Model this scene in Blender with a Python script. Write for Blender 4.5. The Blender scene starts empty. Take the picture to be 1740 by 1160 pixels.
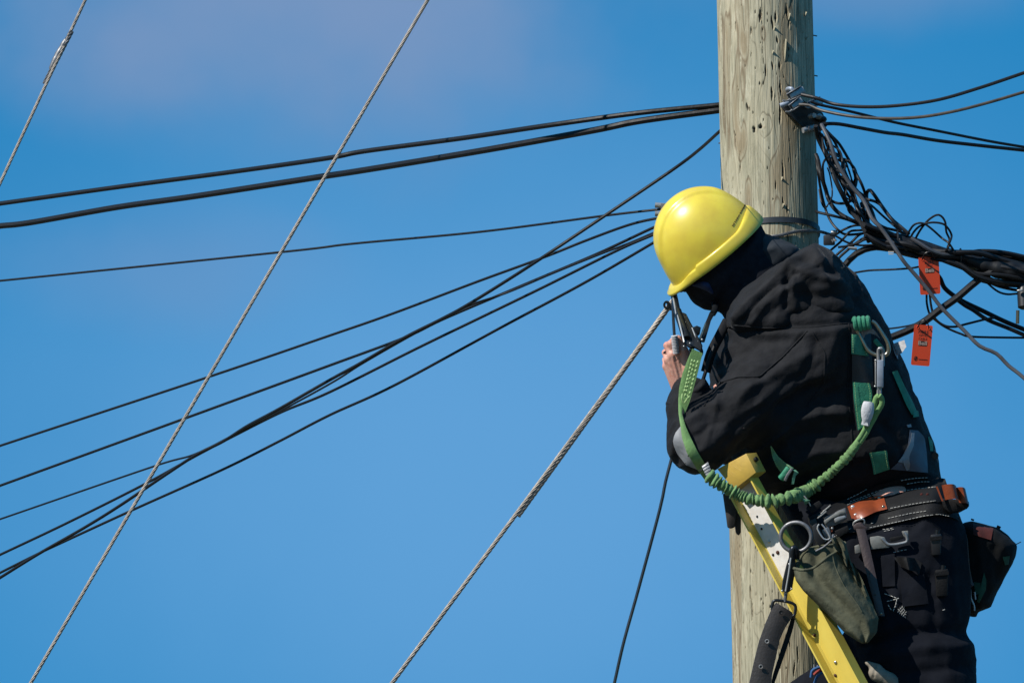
import bpy, bmesh, math, random
import numpy as np
from mathutils import Vector, Matrix
from mathutils.bvhtree import BVHTree

random.seed(7)
SC = bpy.context.scene
COL = SC.collection
rad = math.radians

# ------------------------------------------------------------------ camera
PITCH = rad(17.0)
R0 = 15.7                       # metres from the lens to the pole at the height looked at
FL = 222.0                      # long lens
R_ = Vector((1, 0, 0))
U_ = Vector((0, -math.sin(PITCH), math.cos(PITCH)))
F_ = Vector((0, math.cos(PITCH), math.sin(PITCH)))
N_ = -F_                        # towards the camera
CAM = Vector((0, -R0 * math.cos(PITCH), 1.6))
O_ = CAM + F_ * R0
cd = bpy.data.cameras.new('camera')
cam = bpy.data.objects.new('camera', cd)
COL.objects.link(cam)
cam.location = CAM
cam.rotation_euler = (rad(90) + PITCH, 0, 0)
cd.lens = FL
cd.sensor_width = 36.0
cd.clip_end = 5000
SC.camera = cam

# ------------------------------------------------------------------ sky, sun, exposure
SUN_AZ, SUN_EL = rad(51), rad(38)      # azimuth to the left of the camera, behind it
S_DIR = Vector((-math.sin(SUN_AZ) * math.cos(SUN_EL), -math.cos(SUN_AZ) * math.cos(SUN_EL), math.sin(SUN_EL)))
w = bpy.data.worlds.new('World')
SC.world = w
w.use_nodes = True
nt = w.node_tree
nt.nodes.clear()
def WN(t, **k):
    n = nt.nodes.new(t)
    for a, b in k.items():
        setattr(n, a, b)
    return n
out = WN('ShaderNodeOutputWorld')
bg = WN('ShaderNodeBackground')
bg.inputs['Strength'].default_value = 0.10
sky = WN('ShaderNodeTexSky', sky_type='NISHITA', sun_disc=False)
sky.sun_elevation = SUN_EL
sky.sun_rotation = math.atan2(S_DIR.x, S_DIR.y)
sky.altitude = 300
sky.air_density = 1.0
sky.dust_density = 0.15
sky.ozone_density = 3.0
tint = WN('ShaderNodeMix', data_type='RGBA', blend_type='MULTIPLY')
tint.inputs['Factor'].default_value = 1.0
tint.inputs['B'].default_value = (0.235, 0.82, 1.10, 1)
tc = WN('ShaderNodeTexCoord')
# the deep even blue of clear, dry air evens out the sky's own gradient
even = WN('ShaderNodeMix', data_type='RGBA')
even.inputs['Factor'].default_value = 0.72
even.inputs['B'].default_value = (0.14, 2.00, 4.45, 1)
nrm = WN('ShaderNodeVectorMath', operation='NORMALIZE')
L = nt.links.new
L(sky.outputs[0], tint.inputs['A'])
L(tint.outputs['Result'], even.inputs['A'])
L(tc.outputs['Generated'], nrm.inputs[0])
wob = WN('ShaderNodeTexNoise')
wob.inputs['Scale'].default_value = 26.0
wob.inputs['Detail'].default_value = 4.0
L(nrm.outputs[0], wob.inputs['Vector'])
wc = WN('ShaderNodeVectorMath', operation='SUBTRACT'); wc.inputs[1].default_value = (.5, .5, .5)
L(wob.outputs['Color'], wc.inputs[0])
last = even.outputs['Result']
# a painted mid-view brightening, then thin drifts of high cloud: direction, half width, half height, thickness, colour
LAV = (1.75, 2.62, 4.40); PALE_BLUE = (1.08, 3.08, 5.85)
PUFFS = [((.0, .955, .270), .120, .075, .85, PALE_BLUE), ((-.030, .94, .345), .062, .030, .85, LAV), ((-.052, .95, .303), .035, .012, .28, LAV), ((.058, .94, .349), .034, .013, .45, LAV),  # first puff: brightening of mid-view painted into the sky colour
         ((-.50, .80, .36), .20, .05, .6, LAV), ((.55, .75, .40), .18, .05, .5, LAV), ((-.7, .2, .6), .25, .10, .5, PALE_BLUE), ((.6, -.3, .7), .25, .12, .5, LAV), ((-.3, -.8, .45), .3, .08, .5, LAV), ((.1, .5, .85), .25, .10, .4, PALE_BLUE), ((.9, .1, .3), .2, .06, .5, LAV)]
for (cx_, cy_, cz_), hw, hh, thick, colr in PUFFS:
    ln0 = math.sqrt(cx_ * cx_ + cy_ * cy_ + cz_ * cz_)
    sb = WN('ShaderNodeVectorMath', operation='SUBTRACT'); sb.inputs[1].default_value = (cx_ / ln0, cy_ / ln0, cz_ / ln0)
    L(nrm.outputs[0], sb.inputs[0])
    mu = WN('ShaderNodeVectorMath', operation='MULTIPLY'); mu.inputs[1].default_value = (1 / hw, 1 / hw, 1 / hh)
    L(sb.outputs[0], mu.inputs[0])
    ma = WN('ShaderNodeVectorMath', operation='MULTIPLY_ADD'); ma.inputs[1].default_value = (1.3, 1.3, 1.3) if colr is LAV else (.25, .25, .25)
    L(wc.outputs[0], ma.inputs[0]); L(mu.outputs[0], ma.inputs[2])
    le = WN('ShaderNodeVectorMath', operation='LENGTH'); L(ma.outputs[0], le.inputs[0])
    mr_ = WN('ShaderNodeMapRange', interpolation_type='SMOOTHSTEP')
    mr_.inputs['From Min'].default_value = 1.15; mr_.inputs['From Max'].default_value = 0.1
    mr_.inputs['To Min'].default_value = 0.0; mr_.inputs['To Max'].default_value = thick
    L(le.outputs['Value'], mr_.inputs['Value'])
    mx_ = WN('ShaderNodeMix', data_type='RGBA'); mx_.inputs['B'].default_value = (*colr, 1)
    L(mr_.outputs['Result'], mx_.inputs['Factor']); L(last, mx_.inputs['A'])
    last = mx_.outputs['Result']
L(last, bg.inputs['Color'])
L(bg.outputs[0], out.inputs['Surface'])

sd = bpy.data.lights.new('sun', 'SUN')
sd.energy = 5.0
sd.angle = rad(0.5)
sd.color = (1.0, 0.955, 0.88)
sun = bpy.data.objects.new('sun', sd)
COL.objects.link(sun)
sun.location = (-8, -12, 20)
sun.rotation_euler = S_DIR.to_track_quat('Z', 'Y').to_euler()
SC.view_settings.view_transform = 'Standard'
SC.view_settings.look = 'None'
SC.view_settings.gamma = 1.0
SC.view_settings.use_curve_mapping = False
SC.view_settings.exposure = 0.26

# ------------------------------------------------------------------ points of the place
# The photograph's pixel grid is only used to find directions; every point gets its own distance.
def ray(px, py):
    k = 36.0 / FL / 1740.0
    return F_ + R_ * ((px - 870) * k) + U_ * ((580 - py) * k)
def B(px, py, c=0.0):           # c: metres nearer than the plane through the pole
    return CAM + ray(px, py) * (R0 - c)
def P(px, py, Y=0.0):           # on the upright plane y = Y
    d = ray(px, py)
    return CAM + d * ((Y - CAM.y) / d.y)
S = R0 * 36.0 / FL / 1740.0     # metres per photograph pixel at the pole
def abc(v):
    q = v - O_
    return np.array((q.dot(R_), q.dot(U_), q.dot(N_)))
def at(px, py, c):
    return abc(B(px, py, c))
def to_world(A):
    M = np.array([R_, U_, N_])
    return A @ M + np.array(O_)
def to_px(A):
    k = 36.0 / FL / 1740.0
    d = R0 - A[:, 2]
    return np.stack([A[:, 0] / d / k + 870, 580 - A[:, 1] / d / k], 1)

# ------------------------------------------------------------------ scene tree helpers
ORG = {}
def tag(o, label=None, cat=None, group=None, kind=None):
    if label: o['label'] = label
    if cat: o['category'] = cat
    if group: o['group'] = group
    if kind: o['kind'] = kind
    return o
def thing(name, label, cat, loc, group=None):
    o = bpy.data.objects.new(name, None)
    COL.objects.link(o)
    o.empty_display_size = 0.05
    o.location = loc
    ORG[o.name] = Vector(loc)
    return tag(o, label, cat, group)
def finish(me, name, m, parent, smooth, angle):
    if m: me.materials.append(m)
    o = bpy.data.objects.new(name, me)
    COL.objects.link(o)
    if parent is not None:
        off = ORG[parent.name]
        me.transform(Matrix.Translation(-off))
        o.parent = parent
        ORG[o.name] = off
    else:
        n = len(me.vertices)
        co = np.empty(n * 3); me.vertices.foreach_get('co', co)
        off = Vector(co.reshape(-1, 3).mean(0))
        me.transform(Matrix.Translation(-off))
        o.location = off
        ORG[o.name] = off
    if smooth:
        me.polygons.foreach_set('use_smooth', [True] * len(me.polygons))
        if angle: me.set_sharp_from_angle(angle=rad(angle))
    return o

def spline(pts, step=0.008, closed=False):
    p = [np.array(q, float) for q in pts]
    n = len(p)
    if n == 2 and not closed:
        L_ = np.linalg.norm(p[1] - p[0]); k = max(2, int(L_ / step))
        return [p[0] + (p[1] - p[0]) * t for t in np.linspace(0, 1, k + 1)]
    res = []
    rng = range(n) if closed else range(n - 1)
    for i in rng:
        if closed:
            a, b, c, d = p[i - 1], p[i], p[(i + 1) % n], p[(i + 2) % n]
        else:
            b, c = p[i], p[i + 1]
            a = p[i - 1] if i else b * 2 - c
            d = p[i + 2] if i + 2 < n else c * 2 - b
        k = max(1, int(np.linalg.norm(c - b) / step))
        # centripetal-like tension keeps cables from overshooting
        for j in range(k):
            t = j / k
            res.append(0.5 * ((2 * b) + (c - a) * t + (2 * a - 5 * b + 4 * c - d) * t * t + (3 * b - a - 3 * c + d) * t ** 3))
    if not closed: res.append(p[-1])
    return res

class MB:
    def __init__(s): s.v = []; s.f = []
    def add(s, v, f):
        k = len(s.v)
        s.v += [tuple(float(t) for t in q) for q in v]
        s.f += [tuple(k + i for i in q) for q in f]
        return s
    def tube(s, pts, r, n=8, cap=True, closed=False, flat=1.0, up=None):
        p = np.array([tuple(q) for q in pts], float)
        m = len(p)
        rr = np.full(m, r, float) if np.isscalar(r) else np.array(r, float)
        t = np.gradient(p, axis=0)
        if closed: t = np.roll(p, -1, 0) - np.roll(p, 1, 0)
        t /= np.linalg.norm(t, axis=1)[:, None] + 1e-12
        ref = np.array(up if up is not None else N_, float)
        x = np.cross(t[0], ref)
        if np.linalg.norm(x) < 1e-3: x = np.cross(t[0], np.array((1.0, 0, 0)))
        x /= np.linalg.norm(x)
        v = []
        ang = np.linspace(0, 2 * np.pi, n, endpoint=False)
        for i in range(m):
            x = x - t[i] * x.dot(t[i]); x /= np.linalg.norm(x) + 1e-12
            y = np.cross(t[i], x)
            for a in ang: v.append(p[i] + (x * math.cos(a) + y * math.sin(a) * flat) * rr[i])
        f = []
        for i in range(m if closed else m - 1):
            i2 = (i + 1) % m
            for j in range(n):
                j2 = (j + 1) % n
                f.append((i * n + j, i * n + j2, i2 * n + j2, i2 * n + j))
        if cap and not closed:
            f.append(tuple(range(n - 1, -1, -1)))
            f.append(tuple((m - 1) * n + j for j in range(n)))
        return s.add(v, f)
    def cyl(s, a, b, r, r2=None, n=16):
        return s.tube([a, b], [r, r if r2 is None else r2], n)
    def box(s, c, ax, ay, az):      # half-axis vectors
        c = Vector(c); ax = Vector(ax); ay = Vector(ay); az = Vector(az)
        if ax.cross(ay).dot(az) < 0: az = -az
        v = [c + ax * i + ay * j + az * k for k in (-1, 1) for j in (-1, 1) for i in (-1, 1)]
        return s.add(v, [(0, 2, 3, 1), (4, 5, 7, 6), (0, 1, 5, 4), (2, 6, 7, 3), (0, 4, 6, 2), (1, 3, 7, 5)])
    def prism(s, pts, th):          # outline pushed along th (both ways)
        p = [Vector(q) for q in pts]; th = Vector(th); n = len(p)
        nrm = Vector((0, 0, 0))
        for i in range(n): nrm += p[i].cross(p[(i + 1) % n])
        if nrm.dot(th) < 0: p = p[::-1]
        v = [q - th for q in p] + [q + th for q in p]
        f = [tuple(range(n - 1, -1, -1)), tuple(range(n, 2 * n))]
        for i in range(n): j = (i + 1) % n; f.append((i, j, n + j, n + i))
        return s.add(v, f)
    def grid(s, rows, th=None):     # rows of points; th gives real thickness (vector)
        m = len(rows); n = len(rows[0])
        fr = [(i * n + j, (i + 1) * n + j, (i + 1) * n + j + 1, i * n + j + 1) for i in range(m - 1) for j in range(n - 1)]
        top = [Vector(q) for r in rows for q in r]
        if th is None: return s.add(top, fr)
        th = Vector(th)
        k = len(top)
        a, b = top[0], top[n]
        nrm = (top[n] - top[0]).cross(top[1] - top[0])
        if nrm.dot(-th) < 0: fr = [q[::-1] for q in fr]
        v = top + [q + th for q in top]
        f = fr + [tuple(k + i for i in q[::-1]) for q in fr]
        edge = [(0 * n + j, j + 1) for j in range(n - 1)] + [((i) * n + n - 1, (i + 1) * n + n - 1) for i in range(m - 1)] \
             + [((m - 1) * n + j + 1, (m - 1) * n + j) for j in range(n - 1)] + [((i + 1) * n, i * n) for i in range(m - 1)]
        for a_, b_ in edge: f.append((a_, b_, b_ + k, a_ + k))
        return s.add(v, f)
    def ball(s, c, ax, ay, az, nu=16, nv=10, top=1.0):
        c = Vector(c); v = []; f = []
        for i in range(nv + 1):
            ph = -math.pi / 2 + math.pi * i / nv
            for j in range(nu):
                th = 2 * math.pi * j / nu
                v.append(c + Vector(ax) * (math.cos(ph) * math.cos(th)) + Vector(ay) * (math.cos(ph) * math.sin(th)) + Vector(az) * math.sin(ph))
        for i in range(nv):
            for j in range(nu):
                f.append((i * nu + j, i * nu + (j + 1) % nu, (i + 1) * nu + (j + 1) % nu, (i + 1) * nu + j))
        return s.add(v, f)
    def rev(s, prof, o, ax, n=16):  # lathe: (radius, height) along ax
        ax = Vector(ax).normalized(); x = ax.orthogonal().normalized(); y = ax.cross(x); o = Vector(o)
        v = [o + ax * h + (x * math.cos(2 * math.pi * j / n) + y * math.sin(2 * math.pi * j / n)) * r for r, h in prof for j in range(n)]
        f = [(i * n + j, i * n + (j + 1) % n, (i + 1) * n + (j + 1) % n, (i + 1) * n + j) for i in range(len(prof) - 1) for j in range(n)]
        f.append(tuple(range(n - 1, -1, -1))); f.append(tuple((len(prof) - 1) * n + j for j in range(n)))
        return s.add(v, f)
    def build(s, name, m, parent=None, smooth=True, angle=40, bevel=0, seg=2):
        me = bpy.data.meshes.new(name)
        me.from_pydata(s.v, [], s.f)
        bm = bmesh.new(); bm.from_mesh(me)
        bmesh.ops.remove_doubles(bm, verts=bm.verts, dist=1e-6)
        bmesh.ops.recalc_face_normals(bm, faces=bm.faces)
        if bevel:
            bm.normal_update()
            e = [q for q in bm.edges if len(q.link_faces) == 2 and q.calc_face_angle(0) > rad(35)]
            bmesh.ops.bevel(bm, geom=e, offset=bevel, segments=seg, affect='EDGES', profile=0.5, clamp_overlap=True)
        bm.to_mesh(me); bm.free()
        return finish(me, name, m, parent, smooth, angle)

# ------------------------------------------------------------------ value noise (numpy)
def _h(ix, iy, iz, seed):
    n = (ix.astype(np.int64) * 374761393 + iy.astype(np.int64) * 668265263 + iz.astype(np.int64) * 2147483647 + seed * 974711) & 0xffffffff
    n = ((n ^ (n >> 13)) * 1274126177) & 0xffffffff
    n = (n ^ (n >> 16)) & 0xffff
    return n / 65535.0
def noise3(x, y, z, seed=0):
    ix, iy, iz = np.floor(x), np.floor(y), np.floor(z)
    fx, fy, fz = x - ix, y - iy, z - iz
    fx = fx * fx * (3 - 2 * fx); fy = fy * fy * (3 - 2 * fy); fz = fz * fz * (3 - 2 * fz)
    r = 0
    for dx in (0, 1):
        for dy in (0, 1):
            for dz in (0, 1):
                r = r + _h(ix + dx, iy + dy, iz + dz, seed) * (fx if dx else 1 - fx) * (fy if dy else 1 - fy) * (fz if dz else 1 - fz)
    return r * 2 - 1
def fbm(x, y, z, oct=4, seed=0):
    r = 0; a = 1.0; s = 0
    for i in range(oct):
        r = r + a * noise3(x * 2 ** i, y * 2 ** i, z * 2 ** i, seed + i * 17); s += a; a *= 0.5
    return r / s

# ------------------------------------------------------------------ soft bodies: implicit shapes meshed with surface nets
def s_cap(p0, r0, p1, r1):
    p0 = np.array(p0); p1 = np.array(p1); d = p1 - p0; L2 = d.dot(d) + 1e-12
    def f(Q):
        t = np.clip(((Q - p0) @ d) / L2, 0, 1)
        return np.linalg.norm(Q - p0 - t[:, None] * d, axis=1) - (r0 + (r1 - r0) * t)
    return f
def s_ell(c, rad3, rot=None):
    c = np.array(c); rad3 = np.array(rad3)
    M = np.eye(3) if rot is None else np.array(rot)
    def f(Q):
        q = ((Q - c) @ M.T) / rad3
        k = np.linalg.norm(q, axis=1)
        return (k - 1) * rad3.min()
    return f
def poly_dist(x, y, poly):
    p = np.array(poly, float); n = len(p)
    d = np.full(x.shape, 1e9); ins = np.zeros(x.shape, bool)
    for i in range(n):
        a = p[i]; b = p[(i + 1) % n]; e = b - a
        t = np.clip(((x - a[0]) * e[0] + (y - a[1]) * e[1]) / (e.dot(e) + 1e-12), 0, 1)
        d = np.minimum(d, np.hypot(x - a[0] - t * e[0], y - a[1] - t * e[1]))
        c = ((a[1] > y) != (b[1] > y)) & (x < (b[0] - a[0]) * (y - a[1]) / (b[1] - a[1] + 1e-12) + a[0])
        ins ^= c
    return np.where(ins, d, -d)
def s_pillow(poly, W, H, c0, gx=0.0, gy=0.0):
    """a stuffed shape: outline in photograph pixels, rounded over W pixels, half depth H metres round depth c0"""
    pc = np.mean(poly, 0)
    def f(Q):
        q = to_px(Q)
        d = poly_dist(q[:, 0], q[:, 1], poly)
        cc = c0 + gx * (q[:, 0] - pc[0]) + gy * (q[:, 1] - pc[1])
        e = (W - np.minimum(d, W)) / W
        return (np.sqrt(e * e + ((Q[:, 2] - cc) / H) ** 2) - 1) * min(W * S, H)
    return f
def s_union(fs, k=0.02):
    def f(Q):
        r = fs[0](Q)
        for g in fs[1:]:
            d = g(Q)
            h = np.clip(0.5 + 0.5 * (d - r) / k, 0, 1)
            r = d + (r - d) * h - k * h * (1 - h)
        return r
    return f
def nets(fn, lo, hi, h, smooth=2):
    lo = np.array(lo); hi = np.array(hi)
    n = np.ceil((hi - lo) / h).astype(int) + 1
    ax = [lo[i] + np.arange(n[i]) * h for i in range(3)]
    V = np.empty(n)
    for i in range(n[0]):
        Y, Z = np.meshgrid(ax[1], ax[2], indexing='ij')
        Q = np.stack([np.full(Y.size, ax[0][i]), Y.ravel(), Z.ravel()], 1)
        V[i] = fn(Q).reshape(n[1], n[2])
    sg = V < 0
    cs = np.zeros((n[0] - 1, n[1] - 1, n[2] - 1), int)
    for a in (0, 1):
        for b in (0, 1):
            for c in (0, 1):
                cs += sg[a:n[0] - 1 + a, b:n[1] - 1 + b, c:n[2] - 1 + c]
    act = (cs > 0) & (cs < 8)
    idx = -np.ones(act.shape, int)
    cells = np.argwhere(act)
    idx[act] = np.arange(len(cells))
    acc = np.zeros((len(cells), 3)); cnt = np.zeros(len(cells))
    cor = [(a, b, c) for a in (0, 1) for b in (0, 1) for c in (0, 1)]
    for p in cor:
        for ax_ in range(3):
            if p[ax_]: continue
            q = list(p); q[ax_] = 1
            v0 = V[cells[:, 0] + p[0], cells[:, 1] + p[1], cells[:, 2] + p[2]]
            v1 = V[cells[:, 0] + q[0], cells[:, 1] + q[1], cells[:, 2] + q[2]]
            m = (v0 < 0) != (v1 < 0)
            t = np.where(m, v0 / (v0 - v1 + 1e-20), 0)
            pos = np.array(p, float)[None, :].repeat(len(cells), 0)
            pos[:, ax_] += t
            acc[m] += pos[m]; cnt[m] += 1
    verts = lo + (cells + acc / cnt[:, None]) * h
    faces = []
    for ax_ in range(3):
        o = [0, 1, 2]; o.remove(ax_); u, v = o
        sl0 = [slice(None)] * 3; sl1 = [slice(None)] * 3
        sl0[ax_] = slice(0, n[ax_] - 1); sl1[ax_] = slice(1, n[ax_])
        diff = sg[tuple(sl0)] != sg[tuple(sl1)]
        e = np.argwhere(diff)
        e = e[(e[:, u] > 0) & (e[:, v] > 0) & (e[:, u] < n[u] - 1) & (e[:, v] < n[v] - 1)]
        if not len(e): continue
        inside = sg[e[:, 0], e[:, 1], e[:, 2]]
        def cell(du, dv):
            q = e.copy(); q[:, u] += du; q[:, v] += dv
            return idx[q[:, 0], q[:, 1], q[:, 2]]
        quad = np.stack([cell(-1, -1), cell(0, -1), cell(0, 0), cell(-1, 0)], 1)
        if ax_ == 1: inside = ~inside
        quad[~inside] = quad[~inside][:, ::-1]
        faces.append(quad)
    F = np.concatenate(faces)
    for _ in range(smooth):
        verts = relax(verts, F, 0.5)
    return verts, F
def relax(v, F, k):
    s = np.zeros_like(v); c = np.zeros(len(v))
    for a, b in ((0, 1), (1, 2), (2, 3), (3, 0)):
        np.add.at(s, F[:, a], v[F[:, b]]); np.add.at(c, F[:, a], 1)
        np.add.at(s, F[:, b], v[F[:, a]]); np.add.at(c, F[:, b], 1)
    return v + (s / np.maximum(c, 1)[:, None] - v) * k
def vnormals(v, F):
    n = np.zeros_like(v)
    fn = np.cross(v[F[:, 2]] - v[F[:, 0]], v[F[:, 3]] - v[F[:, 1]])
    for i in range(4): np.add.at(n, F[:, i], fn)
    return n / (np.linalg.norm(n, axis=1)[:, None] + 1e-12)
def line_dist(q, pts):
    d = np.full(len(q), 1e9)
    p = np.array(pts, float)
    for i in range(len(p) - 1):
        a, b = p[i], p[i + 1]; e = b - a
        t = np.clip(((q - a) @ e) / (e.dot(e) + 1e-12), 0, 1)
        d = np.minimum(d, np.linalg.norm(q - a - t[:, None] * e, axis=1))
    return d
def wrinkle(v, F, folds, amp=0.004, scale=18, seed=3, stretch=(1, 1, 1), crease=None):
    n = vnormals(v, F)
    q = to_px(v)
    disp = amp * fbm(v[:, 0] * scale * stretch[0], v[:, 1] * scale * stretch[1], v[:, 2] * scale * stretch[2], 4, seed)
    # ridged noise gives creases rather than lumps
    disp += amp * 0.8 * (0.5 - np.abs(fbm(v[:, 0] * scale * 0.9 + 3, v[:, 1] * scale * 0.9, v[:, 2] * scale * 0.9, 3, seed + 5)) * 2.2)
    front = np.clip(n[:, 2] * 1.6 + 0.25, 0, 1)
    if crease:
        ca, cs, along, cam_ = crease
        a_ = v[:, 0] * math.cos(ca) + v[:, 1] * math.sin(ca); c_ = -v[:, 0] * math.sin(ca) + v[:, 1] * math.cos(ca)
        wv = fbm(v[:, 0] * 7, v[:, 1] * 7, v[:, 2] * 7, 2, seed + 40) * .05
        e = fbm((c_ + wv) * cs, a_ * cs * along, v[:, 2] * cs * .5, 3, seed + 41)
        disp += cam_ * (0.55 - np.abs(e) * 3.0) * np.clip(fbm(v[:, 0] * 9, v[:, 1] * 9, v[:, 2] * 9, 2, seed + 44) + .75, .15, 1.2)
    for pts, wd, am in folds:
        disp += am * np.exp(-(line_dist(q, pts) / wd) ** 2) * front
    return v + n * disp[:, None]
def soft(name, vF, m, parent, angle=None):
    v, F = vF
    me = bpy.data.meshes.new(name)
    me.from_pydata(to_world(v).tolist(), [], F.tolist())
    return finish(me, name, m, parent, True, angle)
def bounds(pts, pad=0.03):
    p = np.array(pts)
    return p.min(0) - pad, p.max(0) + pad

# ------------------------------------------------------------------ dropping pieces of cloth on a body
SURF = []
def surface(*objs):
    for o in objs:
        off = ORG[o.name]
        me = o.data
        SURF.append(BVHTree.FromPolygons([Vector(v.co) + off for v in me.vertices], [tuple(p.vertices) for p in me.polygons]))
def on(px, py, lift=0.0, default=0.45):
    d = ray(px, py).normalized(); best = None
    for t in SURF:
        hit = t.ray_cast(CAM, d)
        if hit[0] is not None and (best is None or hit[3] < best[3]): best = hit
    if best is None: return B(px, py, default + lift)
    return best[0] - d * lift
def lerp_line(line, t):
    p = np.array(line, float)
    s = np.concatenate([[0], np.cumsum(np.linalg.norm(np.diff(p, axis=0), axis=1))])
    t = t * s[-1]
    return np.array([np.interp(t, s, p[:, 0]), np.interp(t, s, p[:, 1])])
def drape(A, Bl, nu=10, nv=5, lift=0.004, th=0.0025, smooth=0):
    """cloth between two edge lines (photograph pixels), laid on the bodies in SURF"""
    rows = []
    for i in range(nu + 1):
        a = lerp_line(A, i / nu); b = lerp_line(Bl, i / nu)
        rows.append([on(*(a + (b - a) * j / nv), lift) for j in range(nv + 1)])
    for _ in range(smooth):
        R2 = [list(r) for r in rows]
        for i in range(len(rows)):
            for j in range(len(rows[0])):
                nb = [rows[i2][j2] for i2, j2 in ((i - 1, j), (i + 1, j), (i, j - 1), (i, j + 1)) if 0 <= i2 < len(rows) and 0 <= j2 < len(rows[0])]
                av = sum(nb, Vector()) / len(nb)
                d = (rows[i][j] - CAM).normalized()
                R2[i][j] = rows[i][j] + d * ((av - rows[i][j]).dot(d) * 0.6)
        rows = R2
    return MB().grid(rows, N_ * -th)

# ------------------------------------------------------------------ writing
def letters(body, size, place, bold=0.0):
    cu = bpy.data.curves.new('lettering', 'FONT')
    cu.body = body; cu.size = size; cu.align_x = 'CENTER'; cu.align_y = 'CENTER'; cu.offset = bold
    cu.resolution_u = 3
    o = bpy.data.objects.new('lettering', cu); COL.objects.link(o)
    dg = bpy.context.evaluated_depsgraph_get()
    me = o.evaluated_get(dg).to_mesh()
    v = [place(p.co.x, p.co.y) for p in me.vertices]
    f = [tuple(p.vertices) for p in me.polygons]
    o.evaluated_get(dg).to_mesh_clear()
    bpy.data.objects.remove(o); bpy.data.curves.remove(cu)
    return MB().add(v, f)
# ------------------------------------------------------------------ materials
def mat(name, col, rough=0.6, metal=0.0, var=0.25, scale=60.0, bump=0.0, bscale=None, col2=None, stretch=(1, 1, 1), coat=0.0, sheen=0.0, weave=0.0, sub=0.0, spec=0.5, detail=5.0, rvar=0.1, patch=0.0):
    if max(col) > .05:
        col = tuple(c * .76 for c in col)
        if col2: col2 = tuple(c * .76 for c in col2)
    m = bpy.data.materials.new(name); m.use_nodes = True
    t = m.node_tree; nd = t.nodes; lk = t.links.new
    bs = nd['Principled BSDF']
    bs.inputs['Roughness'].default_value = rough
    bs.inputs['Metallic'].default_value = metal
    bs.inputs['Specular IOR Level'].default_value = spec
    if coat: bs.inputs['Coat Weight'].default_value = coat; bs.inputs['Coat Roughness'].default_value = 0.08
    if sheen: bs.inputs['Sheen Weight'].default_value = sheen; bs.inputs['Sheen Roughness'].default_value = 0.4
    if sub:
        bs.inputs['Subsurface Weight'].default_value = sub
        bs.inputs['Subsurface Radius'].default_value = (0.008, 0.003, 0.0015)
        bs.inputs['Subsurface Scale'].default_value = 1.0
    tc_ = nd.new('ShaderNodeTexCoord')
    mp_ = nd.new('ShaderNodeMapping'); mp_.inputs['Scale'].default_value = stretch
    lk(tc_.outputs['Object'], mp_.inputs['Vector'])
    n1 = nd.new('ShaderNodeTexNoise'); n1.inputs['Scale'].default_value = scale; n1.inputs['Detail'].default_value = detail
    lk(mp_.outputs[0], n1.inputs['Vector'])
    mx = nd.new('ShaderNodeMix'); mx.data_type = 'RGBA'
    c2 = col2 if col2 else tuple(c * (1 - var) for c in col)
    mx.inputs['A'].default_value = (*col, 1); mx.inputs['B'].default_value = (*c2, 1)
    mr = nd.new('ShaderNodeMapRange'); mr.inputs['From Min'].default_value = 0.35; mr.inputs['From Max'].default_value = 0.7
    lk(n1.outputs['Fac'], mr.inputs['Value']); lk(mr.outputs[0], mx.inputs['Factor'])
    last = mx.outputs['Result']
    if patch:
        n3 = nd.new('ShaderNodeTexNoise'); n3.inputs['Scale'].default_value = scale * 0.15; n3.inputs['Detail'].default_value = 3
        lk(tc_.outputs['Object'], n3.inputs['Vector'])
        m3 = nd.new('ShaderNodeMix'); m3.data_type = 'RGBA'; m3.blend_type = 'MULTIPLY'
        m3.inputs['B'].default_value = (1 - patch, 1 - patch, 1 - patch, 1)
        r3 = nd.new('ShaderNodeMapRange'); r3.inputs['From Min'].default_value = 0.45; r3.inputs['From Max'].default_value = 0.7
        lk(n3.outputs['Fac'], r3.inputs['Value']); lk(r3.outputs[0], m3.inputs['Factor']); lk(last, m3.inputs['A'])
        last = m3.outputs['Result']
    lk(last, bs.inputs['Base Color'])
    rr = nd.new('ShaderNodeMapRange'); rr.inputs['To Min'].default_value = max(0.03, rough - rvar); rr.inputs['To Max'].default_value = min(1, rough + rvar)
    lk(n1.outputs['Fac'], rr.inputs['Value']); lk(rr.outputs[0], bs.inputs['Roughness'])
    prev = None
    if bump:
        n2 = nd.new('ShaderNodeTexNoise'); n2.inputs['Scale'].default_value = bscale or scale * 2; n2.inputs['Detail'].default_value = 6
        lk(mp_.outputs[0], n2.inputs['Vector'])
        b = nd.new('ShaderNodeBump'); b.inputs['Strength'].default_value = bump; b.inputs['Distance'].default_value = 0.004
        lk(n2.outputs['Fac'], b.inputs['Height']); prev = b.outputs[0]
    if weave:
        wv = nd.new('ShaderNodeTexWave'); wv.inputs['Scale'].default_value = weave; wv.inputs['Distortion'].default_value = 0.6
        wv.bands_direction = 'DIAGONAL'
        lk(tc_.outputs['Object'], wv.inputs['Vector'])
        b2 = nd.new('ShaderNodeBump'); b2.inputs['Strength'].default_value = 0.25; b2.inputs['Distance'].default_value = 0.001
        lk(wv.outputs['Fac'], b2.inputs['Height'])
        if prev: lk(prev, b2.inputs['Normal'])
        prev = b2.outputs[0]
    if prev: lk(prev, bs.inputs['Normal'])
    return m

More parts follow.
